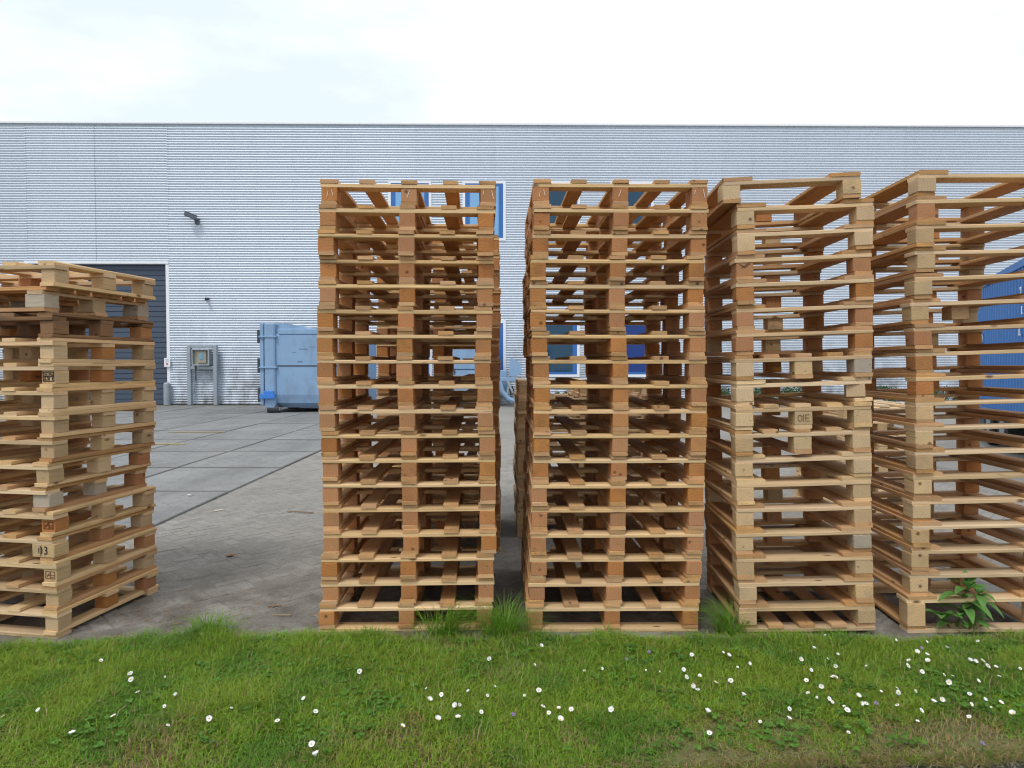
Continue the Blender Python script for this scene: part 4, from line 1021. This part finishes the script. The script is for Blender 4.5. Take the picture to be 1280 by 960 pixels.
for xx in (Lc - 2.2,): MB().box(*sb(xx, xx + .16, -side * .6, -side * .8, 0, .44)).build('landing_leg', M['galv'], tr)

# ------------------------------------------------------------------ shrubs along the foot of the wall
def shrub(px, w, h, label, Y=25.2):
    X = (px - CX) / F * Y; e = empty('shrub', (X, Y, 0)); tag(e, label, 'shrub')
    vs, fs = [], []
    cl = [(random.uniform(-w, w) * .5, random.uniform(-.35, .25), random.uniform(.25, .8) * h, random.uniform(.22, .38) * h) for _ in range(9)]
    for k in range(900):
        c_ = random.choice(cl); d_ = Vector((random.gauss(0, 1), random.gauss(0, 1), random.gauss(0, 1))).normalized() * c_[3] * random.uniform(.55, 1.1)
        p_ = Vector(c_[:3]) + d_
        if p_.z < 0.02: continue
        a_, b_ = Vector((random.gauss(0, 1), random.gauss(0, 1), random.gauss(0, 1))).normalized(), Vector((random.gauss(0, 1), random.gauss(0, 1), random.gauss(0, 1))).normalized()
        s_ = random.uniform(.035, .07); n_ = len(vs)
        vs += [p_ - a_ * s_, p_ + b_ * s_ * .5, p_ + a_ * s_, p_ - b_ * s_ * .5]; fs.append((n_, n_ + 1, n_ + 2, n_ + 3))
    me = bpy.data.meshes.new('foliage'); me.from_pydata(vs, [], fs); me.materials.append(M['shrub']); link('foliage', me, e)
    mb = MB()
    for c_ in cl[:5]: mb.tube([(c_[0] * .3, 0, 0), (c_[0] * .7, c_[1] * .5, c_[2] * .6), c_[:3]], .015, 5)
    mb.build('stem', M['bark'], e)
shrub(698, 1.0, .55, 'low green shrub at the wall foot below the dark lower window')
shrub(893, 1.3, .75, 'green shrub by the wall seen at the left of the narrow tilted stack')
shrub(950, 1.6, .70, 'broad green shrub by the wall behind the middle of the narrow tilted stack')
shrub(1003, 1.5, .75, 'green shrub by the wall behind the right half of the narrow tilted stack')
shrub(1104, 1.6, .80, 'green shrub by the wall in the gap before the rightmost stack')
shrub(1178, 1.6, .65, 'green shrub by the wall left of the blue shipping container')

# ------------------------------------------------------------------ scraps on the paving
def scrap(px, py, L, W, rz, mat, label, name='wood_scrap'):
    c = ground(px, py); mb = MB(); mb.box(-L / 2, L / 2, -W / 2, W / 2, 0, W * .35, W * .08)
    for v in mb.bm.verts: v.co += Vector((random.uniform(-1, 1) * W * .4, random.uniform(-1, 1) * W * .25, random.uniform(0, 1) * W * .2))
    o = mb.build(name, mat, None, (c.x, c.y, .006), (0, R(random.uniform(-3, 3)), R(rz))); tag(o, label, 'wood scrap')
scrap(273, 788, .085, .022, 8, M['bark'], 'orange-brown bark chip on the paving by the grass edge')
scrap(260, 783, .035, .025, 70, M['brown'], 'small dark bark chip standing beside the orange-brown one')
scrap(343, 759, .08, .010, 15, M['bark'], 'brown wood splinter on the dirty paving before the left tall stack')
scrap(352, 770, .12, .005, -6, M['straw'], 'long thin straw on the paving nearest the left tall stack')
scrap(375, 641, .30, .015, -8, M['brown'], 'thin dark stick on the paving beside the left tall stack')
scrap(274, 639, .08, .025, 20, M['chalk'], 'white scrap of paper or wood on the paving by the slab edge', 'paper_scrap')
scrap(238, 620, .04, .03, 50, M['chalk'], 'white fleck on the concrete slab nearest the brick edge', 'paper_scrap')
scrap(288, 696, .05, .03, 50, M['brown'], 'dark crumb of bark in the middle of the open paving')
vs, fs = [], []
for k in range(700):
    x = random.uniform(-3.3, 1.6); y = 3.72 + abs(random.gauss(0, .5)); L = random.uniform(.008, .032); a = random.random() * 3.14; w = random.uniform(.0006, .0018); z = .007 + random.random() * .004
    n_ = len(vs); dx, dy = math.cos(a) * L / 2, math.sin(a) * L / 2; ox, oy = -math.sin(a) * w, math.cos(a) * w
    vs += [(x - dx - ox, y - dy - oy, z), (x + dx - ox, y + dy - oy, z), (x + dx + ox, y + dy + oy, z + .003), (x - dx + ox, y - dy + oy, z + .003)]; fs.append((n_, n_ + 1, n_ + 2, n_ + 3))
me = bpy.data.meshes.new('splinters'); me.from_pydata(vs, [], fs); me.materials.append(M['bark']); tag(link('splinters', me), 'fine wood splinters and straw strewn over the paving by the stacks', 'splinters', kind='stuff')
